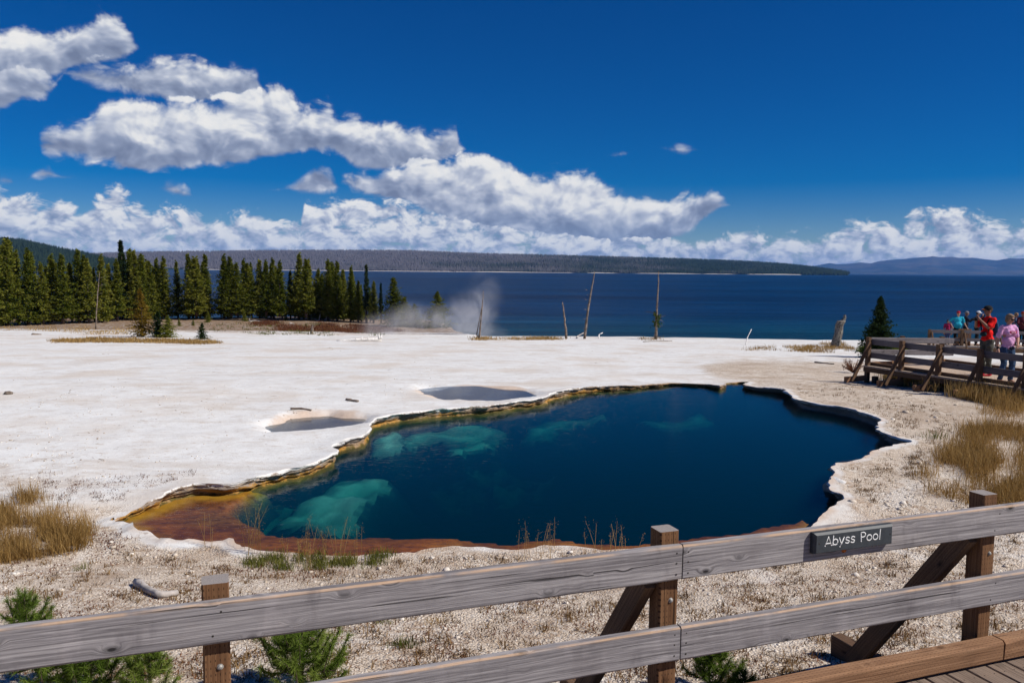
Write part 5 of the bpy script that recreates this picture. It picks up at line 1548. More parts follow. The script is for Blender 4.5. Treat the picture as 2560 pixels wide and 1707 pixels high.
def scatter(poly, n, clump=0.0, seed=0):
    """random ground points inside a photograph polygon, evenly over the picture"""
    poly = np.array(poly, float)
    out = []
    lo, hi = poly.min(0), poly.max(0)
    r = np.random.default_rng(seed + 900)
    tries = 0
    while len(out) < n and tries < n * 40:
        q = r.uniform(lo, hi, (n, 2)); tries += n
        q = q[poly_inside(poly, q[:, 0], q[:, 1])]
        if clump:
            keep = fbm(q[:, 0] / clump, q[:, 1] / clump * 2.2, seed, 3) > r.uniform(0.40, 0.62, len(q))
            q = q[keep]
        out += list(q)
    out = np.array(out[:n])
    z = np.full(len(out), 0.0)
    for _ in range(14):
        P = onz(out[:, 0], out[:, 1], 0.0)
        r_ = rays(out[:, 0], out[:, 1])
        P = np.array([0, 0, HC]) + r_ * ((z - HC) / r_[:, 2])[:, None]
        z = 0.5 * z + 0.5 * H(P[:, 0], P[:, 1])
    P[:, 2] = H(P[:, 0], P[:, 1])
    ok = (P[:, 1] > 3.2) & (P[:, 1] < 90) & ~((np.abs(P[:, 0]) < 9) & poly_inside(ring, P[:, 0], P[:, 1]))
    return P[ok]
def sc(P, a, b): return rng.uniform(a, b, len(P))
A_ = scatter([(-60, 1215), (90, 1228), (130, 1265), (190, 1292), (222, 1330), (205, 1372), (140, 1390), (60, 1405), (-60, 1415)], 2600, 60, 1)
blades('dry_grass', 'tall dry golden grass left of the hot pool', A_[:1500], sc(A_[:1500], 0.08, 0.32), L_GRASS, 0.4, 0.0026, 6, 0.06)
A_ = scatter([(2600, 960), (2500, 985), (2440, 1040), (2400, 1085), (2345, 1150), (2290, 1195), (2300, 1225), (2420, 1262), (2600, 1275)], 5200, 70, 2)
blades('dry_grass', 'dense tawny grass on the right bank below the boardwalk', A_[:2600], sc(A_[:2600], 0.08, 0.38), L_GRASS, 0.42, 0.0035, 7, 0.09)
A_ = scatter([(2180, 955), (2300, 975), (2420, 1000), (2560, 1035), (2560, 1000), (2460, 975), (2330, 955), (2200, 940)], 1500, 40, 3)
blades('dry_grass', 'tall grass growing through the braces of the far railing', A_, sc(A_, 0.2, 0.5), L_GRASS, 0.2, 0.006, 6, 0.08)
A_ = scatter([(130, 850), (220, 845), (330, 846), (420, 848), (530, 852), (552, 858), (500, 861), (420, 858), (250, 856), (135, 857)], 1300, 0, 4)
blades('dry_grass', 'low strip of tawny grass in front of the rusty yellow pine', A_, sc(A_, 0.10, 0.24), L_GRASS, 0.4, 0.014, 6, 0.15)
A_ = scatter([(0, 815), (120, 813), (240, 812), (330, 818), (420, 820), (420, 832), (230, 836), (150, 828), (0, 824)], 500, 30, 5)
blades('dry_grass', 'scattered tawny grass on the white flat before the left wood', A_, sc(A_, 0.08, 0.2), L_GRASS, 0.5, 0.018, 5, 0.3)
A_ = scatter([(560, 812), (700, 800), (840, 806), (960, 818), (1010, 826), (920, 832), (760, 826), (600, 824)], 2600, 55, 6)
blades('ground_cover', 'rusty low ground cover in front of the pines', A_, sc(A_, 0.08, 0.28), L_RED, 0.7, 0.02, 6, 0.25)
A_ = scatter([(480, 805), (700, 803), (960, 818), (960, 840), (700, 838), (520, 830)], 260, 25, 7)
blades('ground_cover', 'low green shrubs dotted over the pale slope', A_, sc(A_, 0.1, 0.24), L_GREEN, 0.8, 0.02, 10, 0.22)
A_ = scatter([(1180, 843), (1290, 842), (1400, 843), (1400, 849), (1180, 850)], 500, 30, 8)
blades('dry_grass', 'yellow grass along the lake edge behind the white terrace', A_, sc(A_, 0.06, 0.2), L_GRASS, 0.5, 0.016, 6, 0.25)
A_ = np.concatenate([scatter([(1600, 843), (1655, 843), (1660, 850), (1600, 850)], 60, 0, 9), scatter([(1850, 869), (2120, 862), (2140, 874), (2100, 882), (1860, 876)], 420, 35, 10), scatter([(2050, 858), (2110, 856), (2125, 872), (2060, 876)], 240, 0, 11)])
blades('dry_grass', 'pale tawny grass around the broken stump and along the terrace', A_, sc(A_, 0.08, 0.26), L_GRASS, 0.35, 0.009, 6, 0.12)
A_ = scatter([(630, 1385), (760, 1386), (900, 1392), (980, 1380), (960, 1420), (700, 1425), (600, 1410)], 480, 25, 12)
blades('dry_grass', 'short olive grass on the near shore of the hot pool', A_, sc(A_, 0.04, 0.14), L_GREEN, 0.5, 0.003, 7, 0.04)
# small brown tufts all over the near gravel
A_ = np.concatenate([scatter([(0, 1390), (640, 1400), (1500, 1385), (1900, 1420), (2300, 1250), (2560, 1280), (2560, 1707), (0, 1707)], 3000, 55, 13), scatter([(1990, 1120), (2120, 1060), (2330, 1000), (2400, 1060), (2300, 1190), (2180, 1260), (2040, 1180)], 900, 40, 14), scatter([(1900, 960), (2160, 955), (2330, 1000), (2280, 1080), (2100, 1010)], 300, 40, 15)])
blades('dry_grass', 'small brown tufts scattered over the near gravel', A_, sc(A_, 0.02, 0.085), L_BROWN, 0.9, 0.0045, 9, 0.032)
A_ = scatter([(0, 1250), (640, 1398), (1500, 1390), (2560, 1250), (2560, 1707), (0, 1707)], 5600, 85, 16)
blades('ground_cover', 'rusty creeping plants in the gravel', A_, sc(A_, 0.012, 0.04), L_RED, 1.3, 0.005, 8, 0.045)
A_ = scatter([(60, 1180), (400, 1185), (560, 1160), (300, 1250), (150, 1260)], 260, 25, 17)
blades('ground_cover', 'sparse dark weeds on the white crust left of the hot pool', A_, sc(A_, 0.02, 0.07), L_RED, 0.7, 0.0035, 6, 0.04)
A_ = scatter([(60, 862), (900, 860), (1900, 862), (2080, 930), (1750, 905), (1250, 930), (820, 990), (300, 1150), (40, 1150)], 260, 70, 18)
blades('twig_litter', 'thin dark twigs lying about on the white terrace', A_, sc(A_, 0.08, 0.38), L_BROWN, 9.0, 0.010, 2, 0.15, cat='twigs')
def tuft(px, py, h, n, mat, label, spread=0.05, w=0.0028, cat='grass tuft', lean=0.45):
    p = gp(px, py); p[2] = float(H(p[0], p[1]))
    o = blades('grass_tuft', None, p[None, :], np.array([h]), mat, lean, w, n, spread, parent=None)
    return tag(o, label, cat, kind='stuff')
tuft(1008, 1621, 0.085, 160, L_GREEN, 'yellow-green grass tuft low between the two foreground rails')
tuft(955, 1560, 0.07, 70, L_GREEN, 'olive grass tuft just under the top rail, above the yellow-green one')
tuft(1083, 1560, 0.07, 60, L_GRASS, 'brown grass tuft right of the olive one under the top rail')
tuft(645, 1600, 0.12, 80, L_GREEN, 'yellowish tuft at the left of the bushy seedling pine')
tuft(1075, 1362, 0.05, 40, L_GREEN, 'dark green sprig on the pool shore above the top rail') if False else None
tuft(206, 1425, 0.09, 50, L_GREEN, 'small green tuft on the gravel at the left')
tuft(320, 1390, 0.08, 40, L_GRASS, 'fine brown tuft left of the pool shore rock')
tuft(130, 1497, 0.10, 70, L_GRASS, 'brown tuft with thin stalks above the top rail at left')
tuft(2335, 1095, 0.2, 60, L_GREEN, 'green tuft at the left edge of the tawny grass on the right bank', 0.1, 0.005)
# tall seed-headed stalks at the pool edge
def stalks(px, py, n, h, label, spread=0.14):
    p = gp(px, py)
    root = thing('seed_grass', label, 'grass', (p[0], p[1], float(H(p[0], p[1]))))
    b = np.array(root.location)
    S = Soup(); T = Soup()
    for k in range(n):
        a = rng.uniform(0, 6.28); ln = rng.normal(0, 0.22); hh = h * rng.uniform(0.55, 1.1)
        q0 = b + np.array([rng.normal(0, spread * .4), rng.normal(0, spread * .4), -0.01])
        q = [q0 + np.array([math.cos(a) * ln * hh * s ** 1.5, math.sin(a) * ln * hh * s ** 1.5, hh * s]) for s in (0, 0.35, 0.7, 1.0)]
        v, f = tube(q, (0.0022, 0.0019, 0.0015, 0.001), 3)
        S.add(v, f, rng.uniform(0.5, 1))
        for j in range(22):
            s = rng.uniform(0.62, 1.05)
            c = q0 + np.array([math.cos(a) * ln * hh * s ** 1.5, math.sin(a) * ln * hh * s ** 1.5, hh * s]) + rng.normal(0, 0.028, 3) * hh * 2
            w = rng.normal(0, 1, 3); w /= np.linalg.norm(w); e = np.cross(w, rng.normal(0, 1, 3)); e /= np.linalg.norm(e)
            T.add([c - e * 0.0022, c + e * 0.0022, c + w * 0.010], [(0, 1, 2)], rng.uniform(0.4, 1))
    S.build('stem', L_GRASS, root); T.build('seed_head', L_GRASS, root)
stalks(632, 1390, 14, 0.55, 'tall seeding grass stalks on the left near shore of the pool')
stalks(812, 1402, 26, 0.36, 'dense brownish seed grass at the middle of the near shore', 0.5)
stalks(760, 1398, 12, 0.34, 'seed grass just left of the dense brownish clump', 0.3)
stalks(1330, 1400, 12, 0.40, 'wispy seed grass above the top rail left of the middle post', 0.35)
stalks(1540, 1395, 14, 0.36, 'wispy seed grass behind the middle post', 0.4)
stalks(525, 1372, 4, 0.40, 'few thin grass stalks over the rust-coloured shallows', 0.1)
stalks(70, 1330, 12, 0.55, 'tallest stalks in the golden grass at the left edge', 0.3)

# ------------------------------------------------------------------ seedling pines in front
def seedling(px, py, h, spread, label, shoots=16, seed=0, Y=None):
    R = np.random.default_rng(seed)
    p = gp(px, py) if Y is None else aty(px, py, Y)
    gz = float(H(p[0], p[1]))
    root = thing('seedling_pine', label, 'seedling', (p[0], p[1], gz))
    b = np.array([p[0], p[1], gz])
    S = Soup()
    V, A = [], []
    def shoot(q0, q1, q2, r):
        v, f = tube([q0, q1, q2], (r, r * 0.8, r * 0.45), 5); S.add(v, f, 0.3)
        L = np.linalg.norm(q1 - q0) + np.linalg.norm(q2 - q1)
        n = int(L / 0.0008)
        ts = R.uniform(0.12, 1.0, n)
        bt = R.uniform(0, 0.3)
        for t_ in ts:
            c = q0 * (1 - t_) ** 2 + 2 * q1 * t_ * (1 - t_) + q2 * t_ ** 2
            d = (q2 - q0) / (np.linalg.norm(q2 - q0) + 1e-9)
            w = R.normal(0, 0.75, 3) + d * 0.85; w /= np.linalg.norm(w)
            e = np.cross(w, R.normal(0, 1, 3)); e /= np.linalg.norm(e) + 1e-9
            ln = R.uniform(0.04, 0.068)
            V.extend([c - e * 0.0016, c + e * 0.0016, c + w * ln])
            k = bt + 0.45 * t_ + R.uniform(0, 0.25)
            A.extend([k * 0.7, k * 0.7, k])
    top = b + np.array([R.normal(0, 0.03), R.normal(0, 0.03), h])
    shoot(b, (b + top) / 2 + R.normal(0, 0.01, 3), top, 0.009)
    for k in range(shoots):
        u = 0.08 + 0.80 * k / shoots
        o0 = b + (top - b) * u
        a = k * 2.4 + R.uniform(-0.4, 0.4)
        L = spread * (1.05 - u * 0.75) * R.uniform(0.7, 1.15)
        out = np.array([math.cos(a), math.sin(a), 0])
        q1 = o0 + out * L * 0.55 + np.array([0, 0, L * 0.15])
        q2 = o0 + out * L * 0.80 + np.array([0, 0, L * 0.85])
        shoot(o0, q1, q2, 0.005)
        for s in (-1, 1):
            sd = np.array([-math.sin(a), math.cos(a), 0]) * s
            o1 = o0 * 0.5 + q1 * 0.5
            shoot(o1, o1 + (out * 0.3 + sd * 0.25) * L, o1 + (out * 0.42 + sd * 0.4) * L + np.array([0, 0, L * 0.3]), 0.004)
    S.build('twig', M_BARK, root)
    obj('needles', np.array(V), np.arange(len(V)).reshape(-1, 3), L_YOUNG, root, False, {'tint': np.array(A)})
    return root
seedling(60, 1600, 0.36, 0.22, 'seedling pine rising above the top rail at the far left', 11, 1)
seedling(110, 1720, 0.34, 0.28, 'seedling pine below the top rail in the lower left corner', 12, 2)
seedling(225, 1730, 0.30, 0.25, 'low seedling pine right of the one in the lower left corner', 12, 3)
seedling(375, 1740, 0.34, 0.22, 'upright seedling pine left of the left post under the rail', 11, 4)
seedling(760, 1740, 0.46, 0.36, 'large bushy seedling pine right of the left post', 20, 5)
seedling(1775, 1745, 0.34, 0.21, 'seedling pine under the lower rail right of the middle post', 13, 6)
seedling(1862, 1750, 0.18, 0.12, 'tiny seedling pine right of the one under the lower rail', 7, 7)
# red twiggy bush beside the end post of the right railing
p = aty(2135, 872, 27.0)
root = thing('twiggy_bush', 'reddish twiggy bush at the left of the right railing end post', 'bush', (p[0], p[1], float(H(p[0], p[1]))))
b = np.array(root.location); S = Soup()
for k in range(46):
    a = rng.uniform(0, 6.28); up = rng.uniform(0.35, 1.0)
    q1 = b + np.array([math.cos(a) * .12, math.sin(a) * .12, 0.16 * up]); q2 = b + np.array([math.cos(a) * .34 * rng.uniform(.5, 1.1), math.sin(a) * .34, 0.44 * up])
    v, f = tube([b, q1, q2], (0.012, 0.009, 0.006), 4); S.add(v, f, 0.5)
    for j in range(5):
        c = q1 + (q2 - q1) * rng.uniform(0.2, 1.1) + rng.normal(0, 0.03, 3); w = rng.normal(0, 1, 3); w /= np.linalg.norm(w); e = np.cross(w, rng.normal(0, 1, 3)); e /= np.linalg.norm(e)
        S.add([c - e * 0.015, c + e * 0.015, c + w * 0.05], [(0, 1, 2)], rng.uniform(0, 1))
S.build('twigs', L_RED, root)
# low juniper mat under the cross railing
A_ = scatter([(2150, 868), (2260, 862), (2275, 872), (2250, 880), (2150, 882)], 420, 0, 31)
for k_ in range(len(A_)):
    pass
mm = blades('juniper_mat', 'low green juniper mat behind the end of the right railing', A_, sc(A_, 0.12, 0.32), L_PINE, 0.7, 0.012, 12, 0.12, kind='thing', cat='shrub')
mm['kind'] = 'thing'

# ------------------------------------------------------------------ stones
def rock_mesh(seed, flat=0.6):
    R = np.random.default_rng(seed)
    t = (1 + 5 ** .5) / 2
    V = np.array([(-1, t, 0), (1, t, 0), (-1, -t, 0), (1, -t, 0), (0, -1, t), (0, 1, t), (0, -1, -t), (0, 1, -t), (t, 0, -1), (t, 0, 1), (-t, 0, -1), (-t, 0, 1)], float)
    V /= np.linalg.norm(V[0])
    V *= R.uniform(0.7, 1.2, (12, 1)); V[:, 2] *= flat
    Fc = np.array([(0, 11, 5), (0, 5, 1), (0, 1, 7), (0, 7, 10), (0, 10, 11), (1, 5, 9), (5, 11, 4), (11, 10, 2), (10, 7, 6), (7, 1, 8), (3, 9, 4), (3, 4, 2), (3, 2, 6), (3, 6, 8), (3, 8, 9), (4, 9, 5), (2, 4, 11), (6, 2, 10), (8, 6, 7), (9, 8, 1)])
    return V, Fc
def pebbles(name, label, P, size, mat, seed):
    R = np.random.default_rng(seed)
    kinds = [rock_mesh(seed * 10 + k) for k in range(6)]
    Vs, Fs, As, n = [], [], [], 0
    ids = R.integers(0, 6, len(P))
    for k in range(6):
        q = P[ids == k]; s = size[ids == k]
        V, Fc = kinds[k]
        th = R.uniform(0, 6.28, len(q))
        c, s_ = np.cos(th)[:, None], np.sin(th)[:, None]
        X = (V[:, 0] * c - V[:, 1] * s_) * s[:, None]; Yv = (V[:, 0] * s_ + V[:, 1] * c) * s[:, None]; Z = V[:, 2] * s[:, None]
        W_ = np.stack([X + q[:, :1], Yv + q[:, 1:2], Z + q[:, 2:3] + s[:, None] * 0.12], -1).reshape(-1, 3)
        Vs.append(W_); Fs.append((np.arange(len(q))[:, None, None] * 12 + Fc[None] + n).reshape(-1, 3)); n += len(W_)
        As.append(np.repeat(R.uniform(0, 1, len(q)), 12))
    o = obj(name, np.concatenate(Vs), np.concatenate(Fs), mat, None, False, {'tint': np.concatenate(As)})
    tag(o, label, 'gravel', kind='stuff')
def make_peb():
    m = bpy.data.materials.new('sinter_pebbles')
    N, b, o = principled(m)
    c = N.ramp(N.attr('tint'), [(0.0, (0.26, 0.19, 0.135)), (0.2, (0.46, 0.38, 0.29)), (0.65, (0.66, 0.58, 0.49)), (1.0, (0.80, 0.75, 0.68))])
    N.set(b, 'Base Color', c); N.set(b, 'Roughness', 0.9); N.set(b, 'Specular IOR Level', 0.15)
    return m
M_PEB = make_peb()
A_ = np.concatenate([scatter([(-60, 1300), (640, 1396), (1500, 1386), (1700, 1390), (2050, 1300), (2300, 1200), (2620, 1260), (2620, 1760), (-60, 1760)], 26000, 0, 41), scatter([(-60, 1380), (2620, 1380), (2620, 1760), (-60, 1760)], 16000, 120, 45), scatter([(1960, 1180), (2000, 1090), (2150, 1030), (2300, 990), (2450, 1010), (2450, 1180), (2250, 1280), (2040, 1280)], 6500, 0, 42)])
sz = np.minimum(rng.lognormal(math.log(0.0040), 0.45, len(A_)), 0.024) * np.clip(A_[:, 1] / 5.5, 0.8, 1.9)
pk_ = fbm(A_[:, 0] * 1.1, A_[:, 1] * 1.1, 47, 3)
keep_ = pk_ < rng.uniform(0.42, 0.72, len(A_))
A_, sz = A_[keep_], sz[keep_]
bg_ = rng.random(len(A_)) < 0.012
sz[bg_] *= rng.uniform(2.0, 4.5, bg_.sum())
pebbles('gravel', 'pale sinter gravel strewn around the near boardwalk', A_, sz, M_PEB, 43)
A_ = scatter([(0, 900), (2100, 900), (2200, 960), (1700, 900), (850, 1010), (260, 1270), (0, 1270)], 700, 60, 44)
pebbles('rubble', 'thin rubble flakes on the white terrace', A_, rng.uniform(0.006, 0.02, len(A_)), M_PEB, 44)
def stone(px, py, s, label, mat=M_PEB, seed=0, flat=0.6, dz=0.0):
    p = gp(px, py)
    V, Fc = rock_mesh(seed + 70, flat)
    V = V * s + np.array([p[0], p[1], float(H(p[0], p[1])) + s * flat * 0.45 + dz])
    o = obj('stone', V, Fc, mat, None, False, {'tint': np.full(12, rng.uniform(.5, 1))})
    return tag(o, label, 'stone')
stone(22, 986, 0.11, 'grey boulder alone on the white flat at the left edge', M_SNAG, 1)
stone(178, 1378, 0.055, 'pale grey stone in the golden grass at the left', M_DEAD, 2)
stone(1425, 1384, 0.035, 'white pebble on the shore near the seed grass stalks', M_PEB, 3)
stone(2130, 1262, 0.06, 'largest pinkish stone on the ochre slope above the sign', M_PEB, 4)
stone(2100, 1272, 0.04, 'smaller pinkish stone left of the largest one above the sign', M_PEB, 5)
p = gp(345, 1490)
# driftwood chunk above the left post
root = log('driftwood', 'cracked grey driftwood chunk lying left of the left post', [(340, 1466), (372, 1488), (402, 1499), (445, 1495)], (0.040, 0.028), M_DEAD, dz=0.03)
# rock knob on the pool's right near corner
q = onz(2085, 1222, -0.15)
V, Fc = rock_mesh(99, 0.9)
o = obj('stone', V * np.array([0.24, 0.3, 0.2]) + np.array([q[0] + 0.05, q[1], -0.15]), Fc, M_BANK, None, False, {'mats': np.full(12, 0.9)})
tag(o, 'knobbly grey rock at the right corner of the hot pool', 'stone')

# ------------------------------------------------------------------ visitors
def rcone(p0, r0, p1, r1, n=10):
    """closed rounded cone between two joints"""
    p0, p1 = np.asarray(p0, float), np.asarray(p1, float)
    L = np.linalg.norm(p1 - p0)
    x, y, z = frame(p1 - p0 if L > 1e-6 else np.array([0, 0, 1.0]), (0.11, 0.99, 0.07))
    V, Fc = [], []
    rings = [(-r0 * math.cos(a), r0 * math.sin(a), 0) for a in (0.35, 0.8, 1.25)] + [(0, r0, 0)]
    rings += [(L * s, r0 + (r1 - r0) * s, 0) for s in (0.33, 0.66)]
    rings += [(L, r1, 0)] + [(L + r1 * math.cos(a), r1 * math.sin(a), 0) for a in (1.25, 0.8, 0.35)]
    for (a, r, _) in rings:
        for k in range(n):
            t = 2 * math.pi * k / n
            V.append(p0 + x * a + (y * math.cos(t) + z * math.sin(t)) * r)
    for q in range(len(rings) - 1):
        for k in range(n):
            i, j = q * n + k, q * n + (k + 1) % n
            Fc.append((i, j, j + n, i + n))
    Fc.append(tuple(range(n - 1, -1, -1))); Fc.append(tuple((len(rings) - 1) * n + k for k in range(n)))
    return np.array(V), Fc
def ell(c, r, n=12, m=8, rot=None):
    V, Fc = [], []
    for i in range(1, m):
        a = math.pi * i / m
        for k in range(n):
            t = 2 * math.pi * k / n
            q = np.array([math.sin(a) * math.cos(t) * r[0], math.sin(a) * math.sin(t) * r[1], math.cos(a) * r[2]])
            if rot is not None: q = rot @ q
            V.append(np.asarray(c) + q)
    for i in range(m - 2):
        for k in range(n):
            a, b = i * n + k, i * n + (k + 1) % n
            Fc.append((a, a + n, b + n, b))
    Fc.append(tuple(range(n))); Fc.append(tuple((m - 2) * n + k for k in range(n - 1, -1, -1)))
    return np.array(V), Fc
FOLDS = bpy.data.textures.new('cloth_folds', 'CLOUDS')
FOLDS.noise_scale = 0.09; FOLDS.noise_depth = 2
def blob(name, prims, vox, mat, root, M, smooth=2):
    """a continuous skin over overlapping limbs"""
    S = Soup()
    for pr in prims:
        if isinstance(pr[0], str): v, f = ell(pr[1], pr[2], rot=pr[3] if len(pr) > 3 else None)
        else: v, f = rcone(*pr)
        S.add(v @ M[:3, :3].T + M[:3, 3], f)
    o = obj(name, np.concatenate(S.V), S.F, mat, root, True)
    rm = o.modifiers.new('remesh', 'REMESH'); rm.mode = 'VOXEL'; rm.voxel_size = vox; rm.use_smooth_shade = True
    if name in ('shirt', 'trousers'):
        dm = o.modifiers.new('folds', 'DISPLACE'); dm.texture = FOLDS; dm.texture_coords = 'GLOBAL'; dm.strength = 0.045; dm.mid_level = 0.5
    if smooth:
        s = o.modifiers.new('smooth', 'SMOOTH'); s.factor = 0.5; s.iterations = smooth
    return o
SKIN = simple_mat('fair_skin', (0.42, 0.22, 0.15), 0.55, 0.3, 0.08, 12)  # default skin tone, paler than the tanned one
SKIN2 = simple_mat('tanned_skin', (0.28, 0.14, 0.09), 0.55, 0.3, 0.08, 12)
CLOTH = {}
def cloth(name, col, var=0.15):
    if name not in CLOTH: CLOTH[name] = simple_mat(name + '_cloth', col, 0.85, 0.15, var, 9)
    return CLOTH[name]
def fingers(wr, d, up, s):
    """five fingers curling from the end of the palm"""
    d = d / np.linalg.norm(d)
    side = np.cross(d, up); side /= np.linalg.norm(side) + 1e-9
    pal = wr + d * 0.085
    out = [(wr, 0.026, wr + d * 0.05, 0.034), (wr + d * 0.05, 0.034, pal, 0.030)]
    curl = np.cross(side, d)
    for k, (o_, L) in enumerate(((-0.028, 0.060), (-0.010, 0.074), (0.009, 0.070), (0.027, 0.054))):
        a = pal + side * o_
        b = a + d * L * 0.55 - curl * L * 0.18
        c = b + d * L * 0.38 - curl * L * 0.34
        out += [(a, 0.0095, b, 0.0088), (b, 0.0088, c, 0.0078)]
    a = wr + d * 0.035 + side * s * 0.030
    b = a + d * 0.030 + side * s * 0.026 - curl * 0.006
    out += [(a, 0.012, b, 0.010), (b, 0.010, b + d * 0.028 - curl * 0.006, 0.009)]
    return out
def person(label, loc, yaw, Hh, shirt, pants, pose, skin=SKIN, sleeve=0.5, belly=1.0, shoe=(0.03, 0.03, 0.03), hair=None, hat=None, female=False, head_yaw=0.0, head_pitch=0.0, extras=None, group='visitors on the right boardwalks', jacket_len=0.0, legs_short=False):
    """pose: elbow/wrist/knee/ankle for both sides in fractions of the height; local +Y is where the person faces"""
    root = thing('person', label, 'person', loc, group)
    c, s = math.cos(yaw), math.sin(yaw)
    M = np.eye(4)
    M[:3, :3] = np.array([[c, -s, 0], [s, c, 0], [0, 0, 1]])
    M[:3, 3] = np.asarray(loc, float)
    u = lambda p: np.asarray(p, float) * Hh
    g = dict(hipL=(-0.052, 0, 0.50), hipR=(0.052, 0, 0.50), kneeL=(-0.055, 0.012, 0.285), kneeR=(0.055, 0.012, 0.285), ankL=(-0.058, -0.01, 0.045), ankR=(0.058, -0.01, 0.045),
             shL=(-0.105, 0, 0.80), shR=(0.105, 0, 0.80), elL=(-0.135, -0.015, 0.635), elR=(0.135, -0.015, 0.635), wrL=(-0.13, 0.03, 0.50), wrR=(0.13, 0.03, 0.50))
    g.update(pose)
    g = {k: u(v) for k, v in g.items()}
    k = Hh / 1.72
    B = belly
    ll = 0.03 * k
    neck0, neck1 = u((0, -0.004, 0.825)), u((0, 0.008, 0.875))
    hc = u((0, 0.018, 0.932))
    Rh = np.array(Matrix.Rotation(head_yaw, 3, 'Z') @ Matrix.Rotation(head_pitch, 3, 'X'))
    def hp(x, y, z): return hc + Rh @ (np.array([x, y, z]) * k)
    torso = [('e', u((0, 0, 0.73)), np.array([0.165, 0.105, 0.17]) * k), ('e', u((0, 0.01 * B, 0.61)), np.array([0.14 * (0.6 + 0.4 * B), 0.10 * B, 0.15]) * k), ('e', u((0, -0.005, 0.52)), np.array([0.155, 0.105, 0.11]) * k),
             (g['shL'], 0.058 * k, g['shR'], 0.058 * k)]
    limbs = []
    for sd in 'LR':
        limbs += [(g['hip' + sd], 0.088 * k, g['knee' + sd], 0.056 * k), (g['knee' + sd], 0.056 * k, g['ank' + sd], 0.036 * k),
                  (g['ank' + sd], 0.036 * k, g['ank' + sd] + np.array([0, 0.13, -0.045]) * k, 0.03 * k),
                  (g['sh' + sd], 0.052 * k, g['el' + sd], 0.040 * k), (g['el' + sd], 0.040 * k, g['wr' + sd], 0.026 * k)]
        fd = g['wr' + sd] - g['el' + sd]
        limbs += [tuple(np.asarray(q) if isinstance(q, np.ndarray) else q for q in t_) for t_ in fingers(g['wr' + sd], fd, np.array([0.05, 1.0, 0.2]), 1 if sd == 'R' else -1)]
    head = [(neck0, 0.055 * k, neck1, 0.052 * k), ('e', hp(0, -0.008, 0.012), np.array([0.075, 0.095, 0.105]) * k, Rh), ('e', hp(0, 0.022, -0.045), np.array([0.055, 0.065, 0.065]) * k, Rh),
            (hp(0, 0.085, 0.0), 0.010 * k, hp(0, 0.103, -0.022), 0.014 * k), ('e', hp(-0.076, -0.005, -0.005), np.array([0.012, 0.022, 0.032]) * k, Rh), ('e', hp(0.076, -0.005, -0.005), np.array([0.012, 0.022, 0.032]) * k, Rh),
            (hp(-0.03, 0.078, 0.022), 0.014 * k, hp(0.03, 0.078, 0.022), 0.014 * k), (hp(-0.016, 0.082, -0.052), 0.010 * k, hp(0.016, 0.082, -0.052), 0.010 * k)]
    body = blob('body', torso + limbs + head, 0.011 * k, skin, root, M)
    for sx in (-1, 1):
        v, f = ell(hp(sx * 0.031, 0.082, 0.006), np.array([0.011, 0.008, 0.007]) * k)
        obj('eye', v @ M[:3, :3].T + M[:3, 3], f, cloth('eye', (0.03, 0.025, 0.02)), root, True)
    v, f = rcone(hp(-0.02, 0.088, -0.052), 0.006 * k, hp(0.02, 0.088, -0.052), 0.006 * k)
    obj('mouth', v @ M[:3, :3].T + M[:3, 3], f, cloth('lip', (0.20, 0.07, 0.06)), root, True)
    # shirt
    e_ = 0.022 * k
    st = [('e', u((0, 0.002, 0.735)), np.array([0.175, 0.118, 0.165]) * k), ('e', u((0, 0.012 * B, 0.61)), np.array([0.158 * (0.6 + 0.4 * B), 0.118 * B, 0.165]) * k), ('e', u((0, 0.0, 0.53 - jacket_len)), np.array([0.175, 0.125 * (0.5 + 0.5 * B), 0.085]) * k),
          (g['shL'] + np.array([0, 0, 0.006]), 0.068 * k, g['shR'] + np.array([0, 0, 0.006]), 0.068 * k), (u((0, -0.004, 0.815)), 0.075 * k, u((0, 0.0, 0.835)), 0.062 * k)]
    if female: st += [('e', u((-0.045, 0.06, 0.725)), np.array([0.062, 0.055, 0.06]) * k), ('e', u((0.045, 0.06, 0.725)), np.array([0.062, 0.055, 0.06]) * k)]
    for sd in 'LR':
        a, b, w_ = g['sh' + sd], g['el' + sd], g['wr' + sd]
        if sleeve <= 1:
            q = a + (b - a) * max(sleeve, 0.3) * 1.15
            st += [(a, 0.068 * k, q, 0.066 * k)]
        else:
            st += [(a, 0.068 * k, b, 0.056 * k), (b, 0.056 * k, w_ - (w_ - b) * 0.04, 0.042 * k)]
    shirt_ = blob('shirt', st, 0.013 * k, shirt, root, M, 3)
    root['_s'] = shirt_.name
    # trousers
    pt = [('e', u((0, 0, 0.525)), np.array([0.165, 0.115, 0.075]) * k), ('e', u((0, -0.01, 0.485)), np.array([0.160, 0.118, 0.07]) * k)]
    for sd in 'LR':
        if legs_short:
            pt += [(g['hip' + sd], 0.105 * k, g['knee' + sd] + (g['hip' + sd] - g['knee' + sd]) * 0.1, 0.082 * k)]
        else:
            pt += [(g['hip' + sd], 0.102 * k, g['knee' + sd], 0.072 * k), (g['knee' + sd], 0.072 * k, g['ank' + sd] + np.array([0, 0, 0.02]), 0.058 * k)]
    blob('trousers', pt, 0.013 * k, pants, root, M, 3)
    sm = cloth('shoe%02d%02d%02d' % tuple(int(q * 99) for q in shoe), shoe)
    for sd in 'LR':
        a = g['ank' + sd]
        blob('shoe', [(a + np.array([0, -0.035, -0.035]) * k, 0.038 * k, a + np.array([0, 0.10, -0.045]) * k, 0.036 * k), (a + np.array([0, 0.10, -0.045]) * k, 0.036 * k, a + np.array([0, 0.155, -0.05]) * k, 0.028 * k), (a, 0.046 * k, a + np.array([0, 0, -0.03]) * k, 0.046 * k)], 0.012, sm, root, M, 1)
